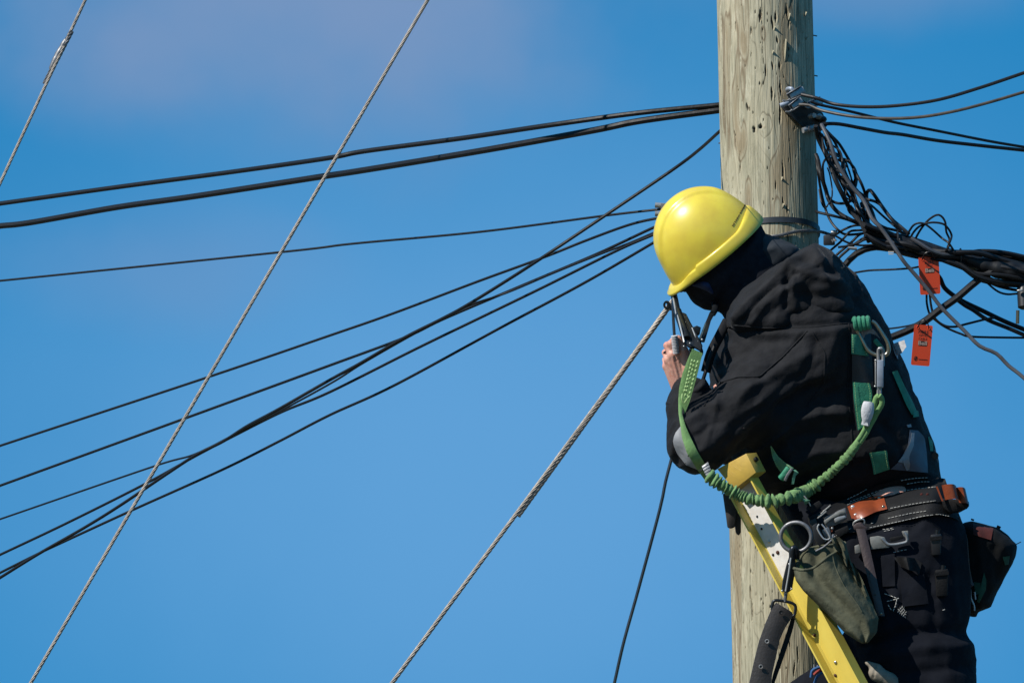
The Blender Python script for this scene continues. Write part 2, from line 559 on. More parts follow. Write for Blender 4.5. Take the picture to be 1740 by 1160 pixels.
M = {}
M['cable'] = mat('black_cable', (0.009, 0.009, 0.0105), 0.5, var=0.4, scale=40, bump=0.25, bscale=50, spec=0.3)
M['cable_grey'] = mat('grey_cable', (0.085, 0.085, 0.095), 0.5, var=0.35, scale=50, bump=0.1)
M['cable_brown'] = mat('faded_cable', (0.075, 0.058, 0.042), 0.55, col2=(0.02, 0.018, 0.018), scale=25, bump=0.1, patch=0.3)
M['strand'] = mat('galvanised_strand', (0.50, 0.44, 0.38), 0.55, 0.3, var=0.35, scale=60, bump=0.15)
M['steel'] = mat('galvanised_steel', (0.48, 0.48, 0.48), 0.38, 0.45, var=0.4, scale=50, bump=0.12)
M['dull_steel'] = mat('weathered_steel', (0.26, 0.26, 0.27), 0.5, 0.6, var=0.4, scale=70, bump=0.2)
M['pin'] = mat('pale_zinc', (0.42, 0.47, 0.56), 0.5, 0.3, var=0.25, scale=70)
M['dark_steel'] = mat('dark_steel', (0.045, 0.05, 0.056), 0.34, 0.7, var=0.35, scale=60, bump=0.08)
M['chrome'] = mat('polished_steel', (0.66, 0.65, 0.63), 0.28, 0.45, var=0.15, scale=40)
M['brass_steel'] = mat('yellowed_zinc', (0.50, 0.45, 0.34), 0.28, 0.9, var=0.25, scale=60)
M['black_plastic'] = mat('black_plastic', (0.014, 0.014, 0.016), 0.45, var=0.4, scale=60)
M['rubber'] = mat('black_rubber', (0.02, 0.02, 0.021), 0.7, col2=(0.045, 0.036, 0.03), scale=50, bump=0.2)
M['strap_steel'] = mat('steel_strapping', (0.045, 0.05, 0.058), 0.5, 0.2, var=0.3, scale=60)
M['jacket'] = mat('black_jacket_cloth', (0.0080, 0.0084, 0.0108), 0.82, var=0.4, scale=26, bump=0.6, bscale=60, sheen=0.03, weave=420, spec=0.25)
M['hood'] = mat('black_hood_cloth', (0.0088, 0.0092, 0.0116), 0.8, var=0.4, scale=30, bump=0.6, bscale=55, sheen=0.035, weave=420, spec=0.25)
M['knit'] = mat('black_knit', (0.017, 0.018, 0.024), 0.95, var=0.3, scale=80, bump=0.3, weave=500, spec=0.1)
M['mask'] = mat('navy_mask_cloth', (0.02, 0.04, 0.13), 0.8, var=0.3, scale=60, bump=0.2)
M['collar'] = mat('charcoal_collar_cloth', (0.022, 0.027, 0.034), 0.8, var=0.3, scale=30, bump=0.25, spec=0.25)
M['trouser'] = mat('navy_work_trousers', (0.0058, 0.0070, 0.0115), 0.92, var=0.3, scale=24, bump=0.35, bscale=60, weave=380, spec=0.15)
M['reflective'] = mat('grey_reflective_cloth', (0.33, 0.34, 0.36), 0.55, var=0.12, scale=40, bump=0.15)
M['panel'] = mat('grey_blue_lining', (0.12, 0.14, 0.18), 0.6, var=0.25, scale=26, bump=0.25)
M['helmet'] = mat('yellow_helmet_shell', (1.0, 0.80, 0.08), 0.32, col2=(0.86, 0.64, 0.07), scale=22, bump=0.02, coat=0.25, patch=0.13)
M['print'] = mat('black_print', (0.012, 0.012, 0.012), 0.6)
M['white_print'] = mat('white_print', (0.75, 0.72, 0.68), 0.6)
M['tag_white'] = mat('faded_tag_print', (0.50, 0.36, 0.30), 0.6)
M['lime'] = mat('green_lanyard_webbing', (0.20, 0.385, 0.125), 0.75, var=0.25, scale=80, bump=0.3, bscale=220, weave=700, sheen=0.1)
M['lime_dark'] = mat('green_elastic_sleeve', (0.19, 0.36, 0.125), 0.8, var=0.45, scale=90, bump=0.4, bscale=240, sheen=0.15)
M['lime_light'] = mat('pale_green_thread', (0.45, 0.65, 0.26), 0.75, var=0.2, scale=90, bump=0.3, bscale=300)
M['teal'] = mat('green_harness_webbing', (0.035, 0.29, 0.16), 0.7, var=0.3, scale=60, bump=0.3, bscale=260, weave=600, sheen=0.1)
M['teal_pale'] = mat('pale_green_webbing', (0.17, 0.42, 0.25), 0.75, var=0.25, scale=60, bump=0.3, bscale=260, weave=600)
M['thread'] = mat('white_thread', (0.62, 0.60, 0.55), 0.8, var=0.3, scale=200)
M['leather_orange'] = mat('tan_orange_leather', (0.30, 0.062, 0.020), 0.42, var=0.3, scale=40, bump=0.12, bscale=160, coat=0.15)
M['leather_black'] = mat('black_leather', (0.0095, 0.0093, 0.010), 0.68, var=0.3, scale=60, bump=0.25, bscale=220, spec=0.18)
M['leather_brown'] = mat('dark_brown_leather', (0.075, 0.048, 0.045), 0.5, var=0.35, scale=60, bump=0.2, bscale=200)
M['leather_grey'] = mat('worn_grey_brown_leather', (0.060, 0.050, 0.045), 0.5, col2=(0.035, 0.028, 0.026), scale=30, bump=0.2, bscale=160, patch=0.3)
M['canvas'] = mat('olive_canvas', (0.150, 0.150, 0.098), 0.9, var=0.3, scale=40, bump=0.4, bscale=90, weave=500, patch=0.2, spec=0.15)
M['cable_gloss'] = mat('glossy_black_wire', (0.02, 0.018, 0.017), 0.22, var=0.3, scale=40, spec=0.9)
M['bag'] = mat('black_bag_cloth', (0.008, 0.0085, 0.009), 0.9, var=0.3, scale=40, bump=0.3, spec=0.15)
M['bag_red'] = mat('dark_red_patch', (0.085, 0.008, 0.004), 0.9, var=0.3, scale=60, bump=0.2)
M['bag_green'] = mat('dark_green_patch', (0.008, 0.085, 0.05), 0.85, var=0.3, scale=60, bump=0.2)
M['tape'] = mat('white_cloth_tape', (0.66, 0.66, 0.68), 0.8, var=0.15, scale=60, bump=0.5, bscale=120)
M['glove'] = mat('beige_glove_leather', (0.32, 0.28, 0.22), 0.85, var=0.3, scale=50, bump=0.3)
M['buckle_leather'] = mat('pale_grey_leather', (0.24, 0.24, 0.22), 0.6, var=0.3, scale=50, bump=0.2)
M['tag_red'] = mat('orange_red_tag_plastic', (0.76, 0.070, 0.018), 0.5, var=0.08, scale=40)
M['rail'] = mat('yellow_fibreglass', (0.88, 0.69, 0.125), 0.45, col2=(0.76, 0.57, 0.085), scale=24, bump=0.06, stretch=(1, 1, 0.12), patch=0.12)
M['cap'] = mat('ochre_plastic_cap', (0.66, 0.43, 0.075), 0.5, var=0.14, scale=60, bump=0.1, patch=0.12)
M['plate'] = mat('white_aluminium_plate', (0.95, 0.92, 0.88), 0.5, 0.05, var=0.14, scale=50, bump=0.1, col2=(0.80, 0.75, 0.70), patch=0.08)
M['rivet'] = mat('aluminium_rivet', (0.7, 0.7, 0.7), 0.3, 0.9, var=0.15)
M['rust'] = mat('rusty_rivet', (0.11, 0.035, 0.016), 0.7, 0.2, var=0.5, scale=200, bump=0.3)
M['skin'] = mat('skin', (0.78, 0.42, 0.32), 0.48, col2=(0.68, 0.29, 0.215), scale=38, bump=0.12, bscale=320, sub=0.15, spec=0.4)
M['boot'] = mat('black_boot_leather', (0.018, 0.017, 0.017), 0.5, var=0.3, scale=50, bump=0.2)
M['blue_cord'] = mat('blue_cord', (0.02, 0.12, 0.34), 0.7, var=0.3, scale=100)
M['red_cord'] = mat('red_cord', (0.42, 0.04, 0.02), 0.7, var=0.3, scale=100)
M['ground'] = mat('dry_grass_ground', (0.13, 0.12, 0.07), 0.95, col2=(0.07, 0.08, 0.035), scale=1.5, bump=0.5, bscale=20)
M['asphalt'] = mat('asphalt', (0.06, 0.06, 0.06), 0.9, var=0.3, scale=8, bump=0.4, bscale=90)
M['concrete'] = mat('pavement_concrete', (0.25, 0.245, 0.23), 0.9, var=0.2, scale=5, bump=0.2, bscale=60)
M['paint'] = mat('road_paint', (0.75, 0.74, 0.70), 0.7, var=0.2, scale=20)

# weathered pole wood: colour comes from figure and stains measured on the mesh itself
def wood():
    m = bpy.data.materials.new('weathered_pole_wood'); m.use_nodes = True
    t = m.node_tree; nd = t.nodes; lk = t.links.new
    bs = nd['Principled BSDF']; bs.inputs['Specular IOR Level'].default_value = 0.2
    tc_ = nd.new('ShaderNodeTexCoord')
    mp_ = nd.new('ShaderNodeMapping'); mp_.inputs['Scale'].default_value = (1, 1, 0.05)
    lk(tc_.outputs['Object'], mp_.inputs['Vector'])
    fine = nd.new('ShaderNodeTexNoise'); fine.inputs['Scale'].default_value = 260; fine.inputs['Detail'].default_value = 6
    lk(mp_.outputs[0], fine.inputs['Vector'])
    big = nd.new('ShaderNodeTexNoise'); big.inputs['Scale'].default_value = 9; big.inputs['Detail'].default_value = 3
    mp2 = nd.new('ShaderNodeMapping'); mp2.inputs['Scale'].default_value = (1, 1, 0.35)
    lk(tc_.outputs['Object'], mp2.inputs['Vector']); lk(mp2.outputs[0], big.inputs['Vector'])
    def mix(a, b, f, blend='MIX'):
        x = nd.new('ShaderNodeMix'); x.data_type = 'RGBA'; x.blend_type = blend
        for k, v in (('A', a), ('B', b)):
            if isinstance(v, tuple): x.inputs[k].default_value = (*v, 1)
            else: lk(v, x.inputs[k])
        if isinstance(f, float): x.inputs['Factor'].default_value = f
        else: lk(f, x.inputs['Factor'])
        return x.outputs['Result']
    def rng(v, a, b, c=0.0, d=1.0):
        r = nd.new('ShaderNodeMapRange'); r.inputs['From Min'].default_value = a; r.inputs['From Max'].default_value = b
        r.inputs['To Min'].default_value = c; r.inputs['To Max'].default_value = d
        lk(v, r.inputs['Value']); return r.outputs[0]
    def attr(n):
        a = nd.new('ShaderNodeAttribute'); a.attribute_name = n; return a.outputs['Fac']
    base = mix((0.390, 0.346, 0.240), (0.328, 0.304, 0.216), rng(big.outputs['Fac'], 0.35, 0.65))
    mid = nd.new('ShaderNodeTexNoise'); mid.inputs['Scale'].default_value = 75; mid.inputs['Detail'].default_value = 5
    mp3 = nd.new('ShaderNodeMapping'); mp3.inputs['Scale'].default_value = (1, 1, 0.10)
    lk(tc_.outputs['Object'], mp3.inputs['Vector']); lk(mp3.outputs[0], mid.inputs['Vector'])
    base = mix(base, (0.25, 0.235, 0.165), rng(mid.outputs['Fac'], 0.45, 0.70, 0.0, 0.8))
    base = mix(base, (0.19, 0.18, 0.125), rng(fine.outputs['Fac'], 0.48, 0.72, 0.0, 0.85))
    base = mix(base, (0.44, 0.40, 0.30), rng(fine.outputs['Fac'], 0.42, 0.25, 0.0, 0.6))
    bl = nd.new('ShaderNodeTexNoise'); bl.inputs['Scale'].default_value = 34; bl.inputs['Detail'].default_value = 6; bl.inputs['Roughness'].default_value = 0.7
    mp4 = nd.new('ShaderNodeMapping'); mp4.inputs['Scale'].default_value = (1, 1, 0.32)
    lk(tc_.outputs['Object'], mp4.inputs['Vector']); lk(mp4.outputs[0], bl.inputs['Vector'])
    base = mix(base, (0.46, 0.425, 0.315), rng(bl.outputs['Fac'], 0.55, 0.66, 0.0, 0.7))
    base = mix(base, (0.20, 0.185, 0.125), rng(bl.outputs['Fac'], 0.42, 0.32, 0.0, 0.6))
    base = mix(base, (0.19, 0.135, 0.075), attr('stain'))
    base = mix(base, (0.11, 0.068, 0.036), attr('edge'))
    base = mix(base, (0.075, 0.06, 0.038), attr('grain'))
    base = mix(base, (0.025, 0.02, 0.016), attr('crack'))
    base = mix(base, (0.42, 0.33, 0.21), attr('chip'))
    lk(base, bs.inputs['Base Color'])
    bs.inputs['Roughness'].default_value = 0.85
    b = nd.new('ShaderNodeBump'); b.inputs['Strength'].default_value = 0.7; b.inputs['Distance'].default_value = 0.003
    lk(fine.outputs['Fac'], b.inputs['Height']); lk(b.outputs[0], bs.inputs['Normal'])
    return m
M['wood'] = wood()
# ================================================================== SETTING
def sheet(name, x0, x1, y0, y1, z, m):
    o = MB().add([(x0, y0, z), (x1, y0, z), (x1, y1, z), (x0, y1, z)], [(0, 1, 2, 3)]).build(name, m, None, False)
    return tag(o, kind='structure')
sheet('ground', -400, 400, -300, 700, 0.0, M['ground'])
sheet('pavement', -400, 400, -3.4, -1.2, 0.004, M['concrete'])
sheet('road', -400, 400, -11.0, -3.6, 0.004, M['asphalt'])
tag(MB().box((0, -3.5, 0.065), (400, 0, 0), (0, 0.1, 0), (0, 0, 0.065)).build('kerb', M['concrete'], None, False), kind='structure')
ln = MB()
for i in range(-40, 40):
    x = i * 9.0
    ln.add([(x, -7.36, .008), (x + 3, -7.36, .008), (x + 3, -7.24, .008), (x, -7.24, .008)], [(0, 1, 2, 3)])
tag(ln.build('road_markings', M['paint'], None, False), kind='structure')

# ================================================================== UTILITY POLE
pa, pb = P(1299, 0, 0), P(1328.5, 1160, 0)
dax = (pb - pa) / (pb.z - pa.z)
def axis(z): return pa + dax * (z - pa.z)
PR = 0.1203
pole = thing('utility_pole', 'weathered pale timber utility pole with long cracks and brown stains', 'utility pole', axis(0))
def build_pole():
    zt, zb = P(1300, -60, 0).z, P(1300, 1225, 0).z
    zs = np.concatenate([np.linspace(0, zb - 0.05, 30), np.linspace(zb, zt, 640), np.linspace(zt + 0.05, 11.0, 30)])
    nth = 400
    # samples are denser on the half that faces the road
    th0 = np.linspace(0, 1, nth, endpoint=False)
    th = -math.pi / 2 + math.pi * (2 * th0 - 1) - 0.55 * np.sin(math.pi * 2 * (th0 - 0.5)) * -1 * 0.9
    th = -math.pi / 2 + (2 * math.pi * (th0 - 0.5)) - 0.5 * np.sin(2 * math.pi * (th0 - 0.5))
    TH, Z = np.meshgrid(th, zs)
    s = (TH + math.pi / 2) * PR                      # metres round from the front
    kz = np.array([axis(z).x for z in zs])
    def sz(px, py):                                  # photograph point on the front face -> (s, z)
        p = P(px, py, 0); q = P(px, py, -PR)
        x = (q.x - axis(q.z).x) / PR
        t = math.asin(max(-0.98, min(0.98, x)))
        zz = P(px, py, -PR * math.cos(t)).z
        return t * PR, zz
    r = PR + 0.0025 * fbm(s * 6, Z * 0.7, Z * 0, 3, 2) + 0.0008 * fbm(s * 130, Z * 3.0, Z * 0, 3, 9)
    # wood figure: contour lines of a tilted field, bent round the knots
    fld = s * 62 + 0.8 * Z + 2.3 * fbm(s * 7.0, Z * 1.0, Z * 0, 3, 21) + 0.8 * fbm(s * 24, Z * 2.6, Z * 0, 3, 22)
    knots = [(1292, 216, .030, .10, 3.2), (1262, 520, .02, .07, 2.0), (1332, 90, .022, .12, 2.6), (1283, 1010, .02, .08, 2.0), (1345, 700, .02, .08, 2), (1275, 60, .014, .05, 1.5)]
    for kx, ky, ws, wz, am in knots:
        a, b = sz(kx, ky)
        fld += am * np.exp(-((s - a) / ws) ** 2) * np.exp(-(np.abs(Z - b) / wz) ** 1.4)
    fr = np.abs((fld % 1.0) - 0.5) * 2
    grain = np.clip((0.10 - fr) / 0.10, 0, 1) * (0.25 + 0.75 * np.clip(noise3(s * 14, Z * 2.2, Z * 0, 31) + 0.35, 0, 1))
    # brown run-down stains with scalloped edges
    st = fbm(s * 16, Z * 2.3, Z * 0, 3, 41) * 0.8 + 0.25 * np.abs(noise3(s * 60, Z * 5, Z * 0, 43))
    for sx, sy, ws, hz, am in [(1335, 60, .026, .22, .62), (1345, 230, .022, .06, .55), (1330, 285, .03, .07, .55), (1335, 360, .016, .16, .5), (1262, 240, .02, .05, .5), (1296, 60, .014, .05, .45),
                               (1264, 75, .008, .03, .45), (1272, 330, .012, .06, .4), (1342, 410, .012, .1, .4), (1330, 1085, .02, .06, .45), (1250, 980, .006, .015, .6), (1300, 165, .03, .05, .3)]:
        a, b = sz(sx, sy)
        st = st + am * np.exp(-((s - a) / ws) ** 2 - ((Z - b) / hz) ** 2)
    st = st + .045
    stain = np.clip((st - 0.42) / 0.16, 0, 1) * 0.62
    edge = np.clip(1 - np.abs(st - 0.42) / 0.045, 0, 1) * 0.75
    crack = np.zeros_like(s); chip = np.zeros_like(s)
    rnd = random.Random(5)
    cl_ = []
    vis = [(1318, 30, .03, .005), (1337, 20, .04, .005), (1292, 26, .03, .003), (1312, 40, .035, .005), (1340, 40, .03, .004), (1235, 55, .045, .004), (1290, 28, .035, .0035), (1326, 150, .04, .004), (1311, 160, .035, .005), (1325, 195, .05, .005), (1293, 215, .012, .009), (1281, 220, .016, .007), (1250, 235, .05, .003),
           (1229, 240, .015, .004), (1231, 270, .025, .003), (1258, 285, .03, .003), (1270, 182, .02, .004), (1331, 290, .05, .004), (1318, 315, .02, .003), (1330, 345, .03, .004), (1337, 355, .02, .004), (1340, 405, .03, .003),
           (1320, 68, .02, .004), (1312, 112, .02, .004), (1325, 112, .02, .006), (1300, 120, .03, .003), (1276, 52, .02, .003), (1250, 45, .03, .003), (1240, 150, .03, .003), (1276, 1005, .04, .003), (1278, 1035, .05, .003), (1356, 1112, .04, .003), (1350, 1135, .04, .003), (1300, 960, .05, .002)]
    for px, py, ln_, wd in vis:
        a, b = sz(px, py); cl_.append((a, b, ln_, wd))
    zlo, zhi = zb, zt
    for i in range(420):
        cl_.append((rnd.uniform(-0.2, 0.2), rnd.uniform(zlo, zhi), rnd.uniform(.0025, .011), rnd.uniform(.0010, .0024)))
    for i in range(26):
        cl_.append((rnd.uniform(-0.2, 0.2), rnd.uniform(zlo, zhi), rnd.uniform(.08, .4), rnd.uniform(.0006, .0010)))
    for a, b, ln_, wd in cl_:
        ln_ *= .55; wd *= .75
        m = (np.abs(s - a) < 0.02) & (np.abs(Z - b) < ln_)
        if not m.any(): continue
        ss, zz = s[m], Z[m]
        bend = a + 0.0022 * noise3(zz * 45, zz * 0 + a * 91, zz * 0, 3)
        u = np.abs(zz - b) / ln_
        w_ = wd * np.clip(1 - u ** 2, 0, 1) * (0.6 + 0.6 * np.abs(noise3(zz * 160, zz * 0 + a * 37, zz * 0, 8)))
        k = np.clip(1 - np.abs(ss - bend) / (w_ + 1e-5), 0, 1)
        crack[m] = np.maximum(crack[m], np.clip(k * 1.8, 0, 1))
        k2 = np.clip(1 - np.abs(ss - bend - wd * 1.4) / (w_ * 0.9 + 1e-5), 0, 1)
        if wd > 0.002: chip[m] = np.maximum(chip[m], k2 * 0.6 * (zz < b + ln_ * .3))
    r = r - crack * 0.007 + chip * 0.0015 - grain * 0.0010
    v = np.stack([np.array([axis(z).x for z in zs])[:, None] + r * np.cos(TH), np.array([axis(z).y for z in zs])[:, None] + r * np.sin(TH), Z], 2).reshape(-1, 3)
    nz = len(zs)
    I, J = np.meshgrid(np.arange(nz - 1), np.arange(nth), indexing='ij')
    J2 = (J + 1) % nth
    F = np.stack([I * nth + J, I * nth + J2, (I + 1) * nth + J2, (I + 1) * nth + J], 2).reshape(-1, 4)
    me = bpy.data.meshes.new('pole_shaft')
    me.from_pydata(v.tolist(), [], F.tolist() + [list(range((nz - 1) * nth, nz * nth))])
    for n, a in (('grain', grain), ('stain', stain), ('edge', edge), ('crack', crack), ('chip', chip)):
        me.attributes.new(n, 'FLOAT', 'POINT').data.foreach_set('value', a.ravel().astype(np.float32))
    return finish(me, 'pole_shaft', M['wood'], pole, True, None)
build_pole()
# torn splinters standing off the wood
for px, py, l in ((1334, 66, 40), (1341, 22, 12), (1371, 62, 6), (1369, 20, 8), (1316, 44, 8), (1313, 85, 8), (1328, 300, 9), (1330, 345, 10)):
    a = P(px, py, -PR * math.sqrt(max(0.05, 1 - ((px - 1302) / 84) ** 2)) - 0.004)
    b = P(px - 2, py + l, -PR * math.sqrt(max(0.05, 1 - ((px - 1302) / 84) ** 2)) - 0.001)
    MB().grid([[a, a + Vector((.0035, -.007, -.004))], [(a + b) / 2, (a + b) / 2 + Vector((.0035, -.008, 0))], [b, b + Vector((.002, -.001, 0))]], (0, 0.0015, 0)).build('splinter', M['wood'], pole)
# staples and nails along the shaded edge
for px, py in ((1383, 60), (1384, 128), (1226, 242)):
    x = 1 if px > 1300 else -1
    a = P(px - 3 * x, py, 0); MB().cyl(a, a + Vector((x * 0.012, -0.004, -0.004)), 0.0016, n=6).build('nail', M['dull_steel'], pole)
# steel band
def ring_pts(py0, tilt, r, n=64, a0=0, a1=2 * math.pi, closed=True):
    z0 = P(1308, py0, -PR).z; c = axis(z0); ps = []
    for i in range(n):
        t = a0 + (a1 - a0) * i / (n if closed else n - 1)
        ps.append(Vector((c.x + r * math.cos(t), c.y + r * math.sin(t), z0 + tilt * math.cos(t))))
    return ps
bd = MB(); rows = []
for i in range(73):
    t = 2 * math.pi * i / 72; z0 = P(1308, 374, -PR).z; c = axis(z0)
    rows.append([Vector((c.x + (PR + .004) * math.cos(t), c.y + (PR + .004) * math.sin(t), z0 + .007 * math.cos(t) + h)) for h in (-.0072, .0072)])
bd.grid(rows).build('band', M['strap_steel'], pole)
# slack strand wrapped round the pole under the band
CORE = [None]
def twisted(pts, r, strands=6, pitch=0.07, sr=None, sides=6, step=None, shade_core=True, phase=0.0):
    """a laid wire: strands wound round the path"""
    mb = MB()
    sp = spline(pts, step or pitch / 9)
    p = np.array([tuple(q) for q in sp], float)
    t = np.gradient(p, axis=0); t /= np.linalg.norm(t, axis=1)[:, None]
    d = np.concatenate([[0], np.cumsum(np.linalg.norm(np.diff(p, axis=0), axis=1))])
    x0 = np.cross(t, np.array(N_)); x0 /= np.linalg.norm(x0, axis=1)[:, None]
    y0 = np.cross(t, x0)
    sr = sr or r * 0.30
    for k in range(strands):
        a = 2 * math.pi * (k / strands + d / pitch) + phase
        q = p + (x0 * np.cos(a)[:, None] + y0 * np.sin(a)[:, None]) * (r - sr)
        mb.tube(q, sr, sides)
    CORE[0] = (p[::3], r * 0.5)
    return mb
def on_pole(px, py, off):
    x = (P(px, py, -PR).x - axis(P(px, py, 0).z).x)
    rr = PR + off
    x = max(-rr * .999, min(rr * .999, x))
    return P(px, py, axis(P(px, py, 0).z).y - math.sqrt(rr * rr - x * x))
twisted([on_pole(1232, 398, .006), on_pole(1262, 402, .006), on_pole(1300, 403, .006), on_pole(1325, 400, .006), on_pole(1350, 394, .006), on_pole(1374, 392, .006), P(1395, 394, -.02), P(1412, 399, -.03)], .0042, 6, .045).build('strand_wrap', M['dull_steel'], pole)

# ---- hook bracket that holds the drop wires, bolted to the pole
br = pole
def cb(py, Y):                   # depth of the upright plane y = Y at that height
    q = abc(P(1300, py, Y)); return q[2]
pl = MB().prism([B(x, y, c) for x, y, c in ((1326, 182, cb(182, -.125)), (1334, 172, cb(172, -.125)), (1352, 160, cb(160, -.135)), (1372, 176, cb(176, -.12)), (1398, 192, cb(192, -.07)), (1406, 214, cb(214, -.05)),
                                               (1394, 224, cb(224, -.05)), (1374, 224, cb(224, -.09)), (1352, 205, cb(205, -.12)))], N_ * 0.006)
bk = pl.build('bracket', M['black_plastic'], br, bevel=.002)
MB().tube(spline([P(1341, 160, -.10), P(1338, 152, -.135), P(1345, 151, -.155), P(1349, 158, -.15), P(1346, 168, -.145)], .004), .0052, 10).build('hook_pin', M['pin'], bk)
MB().tube(spline([P(1346, 170, -.14), P(1336, 176, -.15), P(1326, 180, -.15)], .004), [.006] * 3 + [.0065] * (len(spline([P(1346, 170, -.14), P(1336, 176, -.15), P(1326, 180, -.15)], .004)) - 3), 10).build('hook_pin', M['pin'], bk)
MB().cyl(P(1364, 222, -.14), P(1384, 216, -.125), .0068, n=14).build('bolt', M['steel'], bk)
MB().cyl(P(1372, 219.5, -.136), P(1375, 218.6, -.134), .0085, n=6).build('nut', M['dull_steel'], bk)
MB().cyl(P(1376, 198, -.12), P(1384, 196, -.14), .006, n=12).build('bolt', M['steel'], bk)
MB().ball(P(1391, 198, -.10), (.010, 0, 0), (0, .010, 0), (0, 0, .007)).build('bolt', M['steel'], bk)
MB().ball(P(1397, 203, -.09), (.012, 0, 0), (0, .012, 0), (0, 0, .009)).build('nut', M['dark_steel'], bk)
# wedge clamps gripping the drop wires
def wedge(px, py, px2, py2, Y, Y2, wdt, label):
    a, b = P(px, py, Y), P(px2, py2, Y2)
    t = thing('wedge_clamp', label, 'wire clamp', a, 'wire clamps hooked on the pole bracket')
    d = (b - a).normalized(); sd_ = d.cross(N_).normalized(); up = sd_.cross(d)
    ch = MB()
    ch.box((a + b) / 2 - N_ * 0.004, (b - a) / 2, sd_ * wdt, N_ * .0012)
    for s_ in (-1, 1):
        ch.prism([a + sd_ * s_ * wdt * .75 - N_ * .003, b + sd_ * s_ * wdt - N_ * .003, b + sd_ * s_ * wdt + N_ * .014, a + sd_ * s_ * wdt * .75 + N_ * .008], sd_ * .0012)
    ch.build('channel', M['dull_steel'], t, bevel=.0006, seg=1)
    MB().prism([a + d * .006 + sd_ * wdt * .5, b + d * .004 + sd_ * wdt * .75, b + d * .004 - sd_ * wdt * .75, a + d * .006 - sd_ * wdt * .5], N_ * .006).build('wedge', M['steel'], t, bevel=.001, seg=1)
    MB().tube(spline([a - d * .016, a - d * .006 + sd_ * .006, a + d * .01 + sd_ * .004], .003), .0022, 6).build('bail', M['steel'], t)
    return t
wedge(1339, 166, 1364, 153, -.155, -.15, .011, 'upper grey metal wedge clamp on the bracket at the pole')
wedge(1343, 184, 1361, 171, -.165, -.16, .010, 'lower grey metal wedge clamp just under the upper one on the bracket')
wedge(1374, 179, 1396, 171, -.12, -.08, .010, 'metal wedge clamp farthest out from the pole, gripping two drop wires')

# ================================================================== CABLES AND WIRES
def far(p, q, L_, flat_=False):               # carry a run on past q
    d = (Vector(q) - Vector(p)).normalized()
    if flat_: d.z = max(-.03, min(.03, d.z)); d.normalize()
    return Vector(q) + d * L_
GL = 'telephone cables running left from the pole'
GBN = 'cables lashed into the thick bundle'
def cable(name, label, cat, pts, wpx, m='cable', group=None, c0=0.0, c1=None, ext0=0.0, ext1=0.0, n=8, step=.012):
    """pts in photograph pixels; depth runs from c0 to c1 along the run, or is given per point"""
    k = len(pts); out = []
    for i, q in enumerate(pts):
        c = q[2] if len(q) > 2 else c0 + ((c1 if c1 is not None else c0) - c0) * i / (k - 1)
        out.append(B(q[0], q[1], c))
    sp = [Vector(q) for q in spline(out, step)]
    if ext0: sp = [far(sp[min(20, len(sp) - 1)], sp[0], ext0)] + sp
    if ext1:
        if group == GL or group == 'wires running right from the bracket' or group == GBN:
            e_ = far(sp[-min(21, len(sp))], sp[-1], .45); sp = sp + [e_, far(sp[-1], e_, ext1 * 3, True)]
        else: sp = sp + [far(sp[-min(21, len(sp))], sp[-1], ext1)]
    o = MB().tube(sp, wpx * S / 2, n).build(name, M[m], None)
    return tag(o, label, cat, group)
# overhead telephone cables to the left
A1 = [(1232, 177, -.24), (1217, 179, -.24), (1081, 192.6, -.28), (933, 213, -.4), (785, 235, -.7), (620, 257, -1.0), (556, 269, -1.1), (392, 292.5, -1.5), (199.6, 318, -1.9), (0, 346, -2.3)]
A2 = [(1232, 186, -.24), (1217, 188, -.24), (1089, 205.5, -.28), (1007, 222, -.34), (822, 255.6, -.6), (620, 289, -1.0), (535, 302, -1.2), (335, 333, -1.6), (200, 352, -1.9), (53, 378, -2.2), (0, 384, -2.3)]
cable('telephone_cable', 'topmost thick black cable from the pole out to the left', 'cable', A1, 9.0, group=GL, ext1=12)
cable('telephone_cable', 'thickest black cable just under the topmost one, running left from the pole', 'cable', A2, 11.4, group=GL, ext1=12)
cable('telephone_cable', 'thin nearly level black cable ending at the grey clamp behind the helmet', 'cable', [(1128, 355, .02), (1118, 356, .02), (1026, 366.7, -.1), (815, 394, -.5), (600, 414, -.9), (481, 428, -1.1), (0, 477, -2.0)], 4.2, group=GL, ext1=12)
Bc = [(1230, 217, -.20), (1219, 226.7, -.18), (1189, 253.7, -.08), (1148, 285, .0), (1044, 355.6, .0), (939, 426, -.02), (874, 468.5, -.1), (795, 517.5, -.2), (748, 543, -.3), (687, 573.6, -.38), (614, 616, -.5), (561, 645, -.6), (474, 694.6, -.7), (421, 723, -.85), (379, 749.6, -.95), (334, 772, -1.0), (281, 806.5, -1.1), (205, 857.7, -1.2), (144, 895.6, -1.3), (68, 939, -1.4), (0, 981, -1.5)]
cable('telephone_cable', 'steep black cable from the pole that crosses over the other cables', 'cable', Bc, 5.6, group=GL, ext1=9)
cable('telephone_cable', 'upper cable from the clamp, reaching the left edge midway above the lower bunch', 'cable', [(1150, 367, .05), (1116, 371, .03), (1067, 382.7, -.05), (995, 409, -.2), (922, 438, -.3), (813.5, 477.6, -.5), (669, 532, -.8), (560, 570, -1.0), (356, 639.6, -1.4), (0, 757, -2.1)], 4.8, group=GL, ext1=12)
cable('telephone_cable', 'black cable second from the top of the lower bunch at the left edge', 'cable', [(1150, 372, .05), (1112, 386, .03), (1013, 432, -.12), (879, 488.5, -.35), (755.6, 541, -.55), (687, 573.6, -.6), (560, 620.7, -.9), (311, 711.7, -1.4), (0, 824.7, -2.0)], 5.0, group=GL, ext1=12)
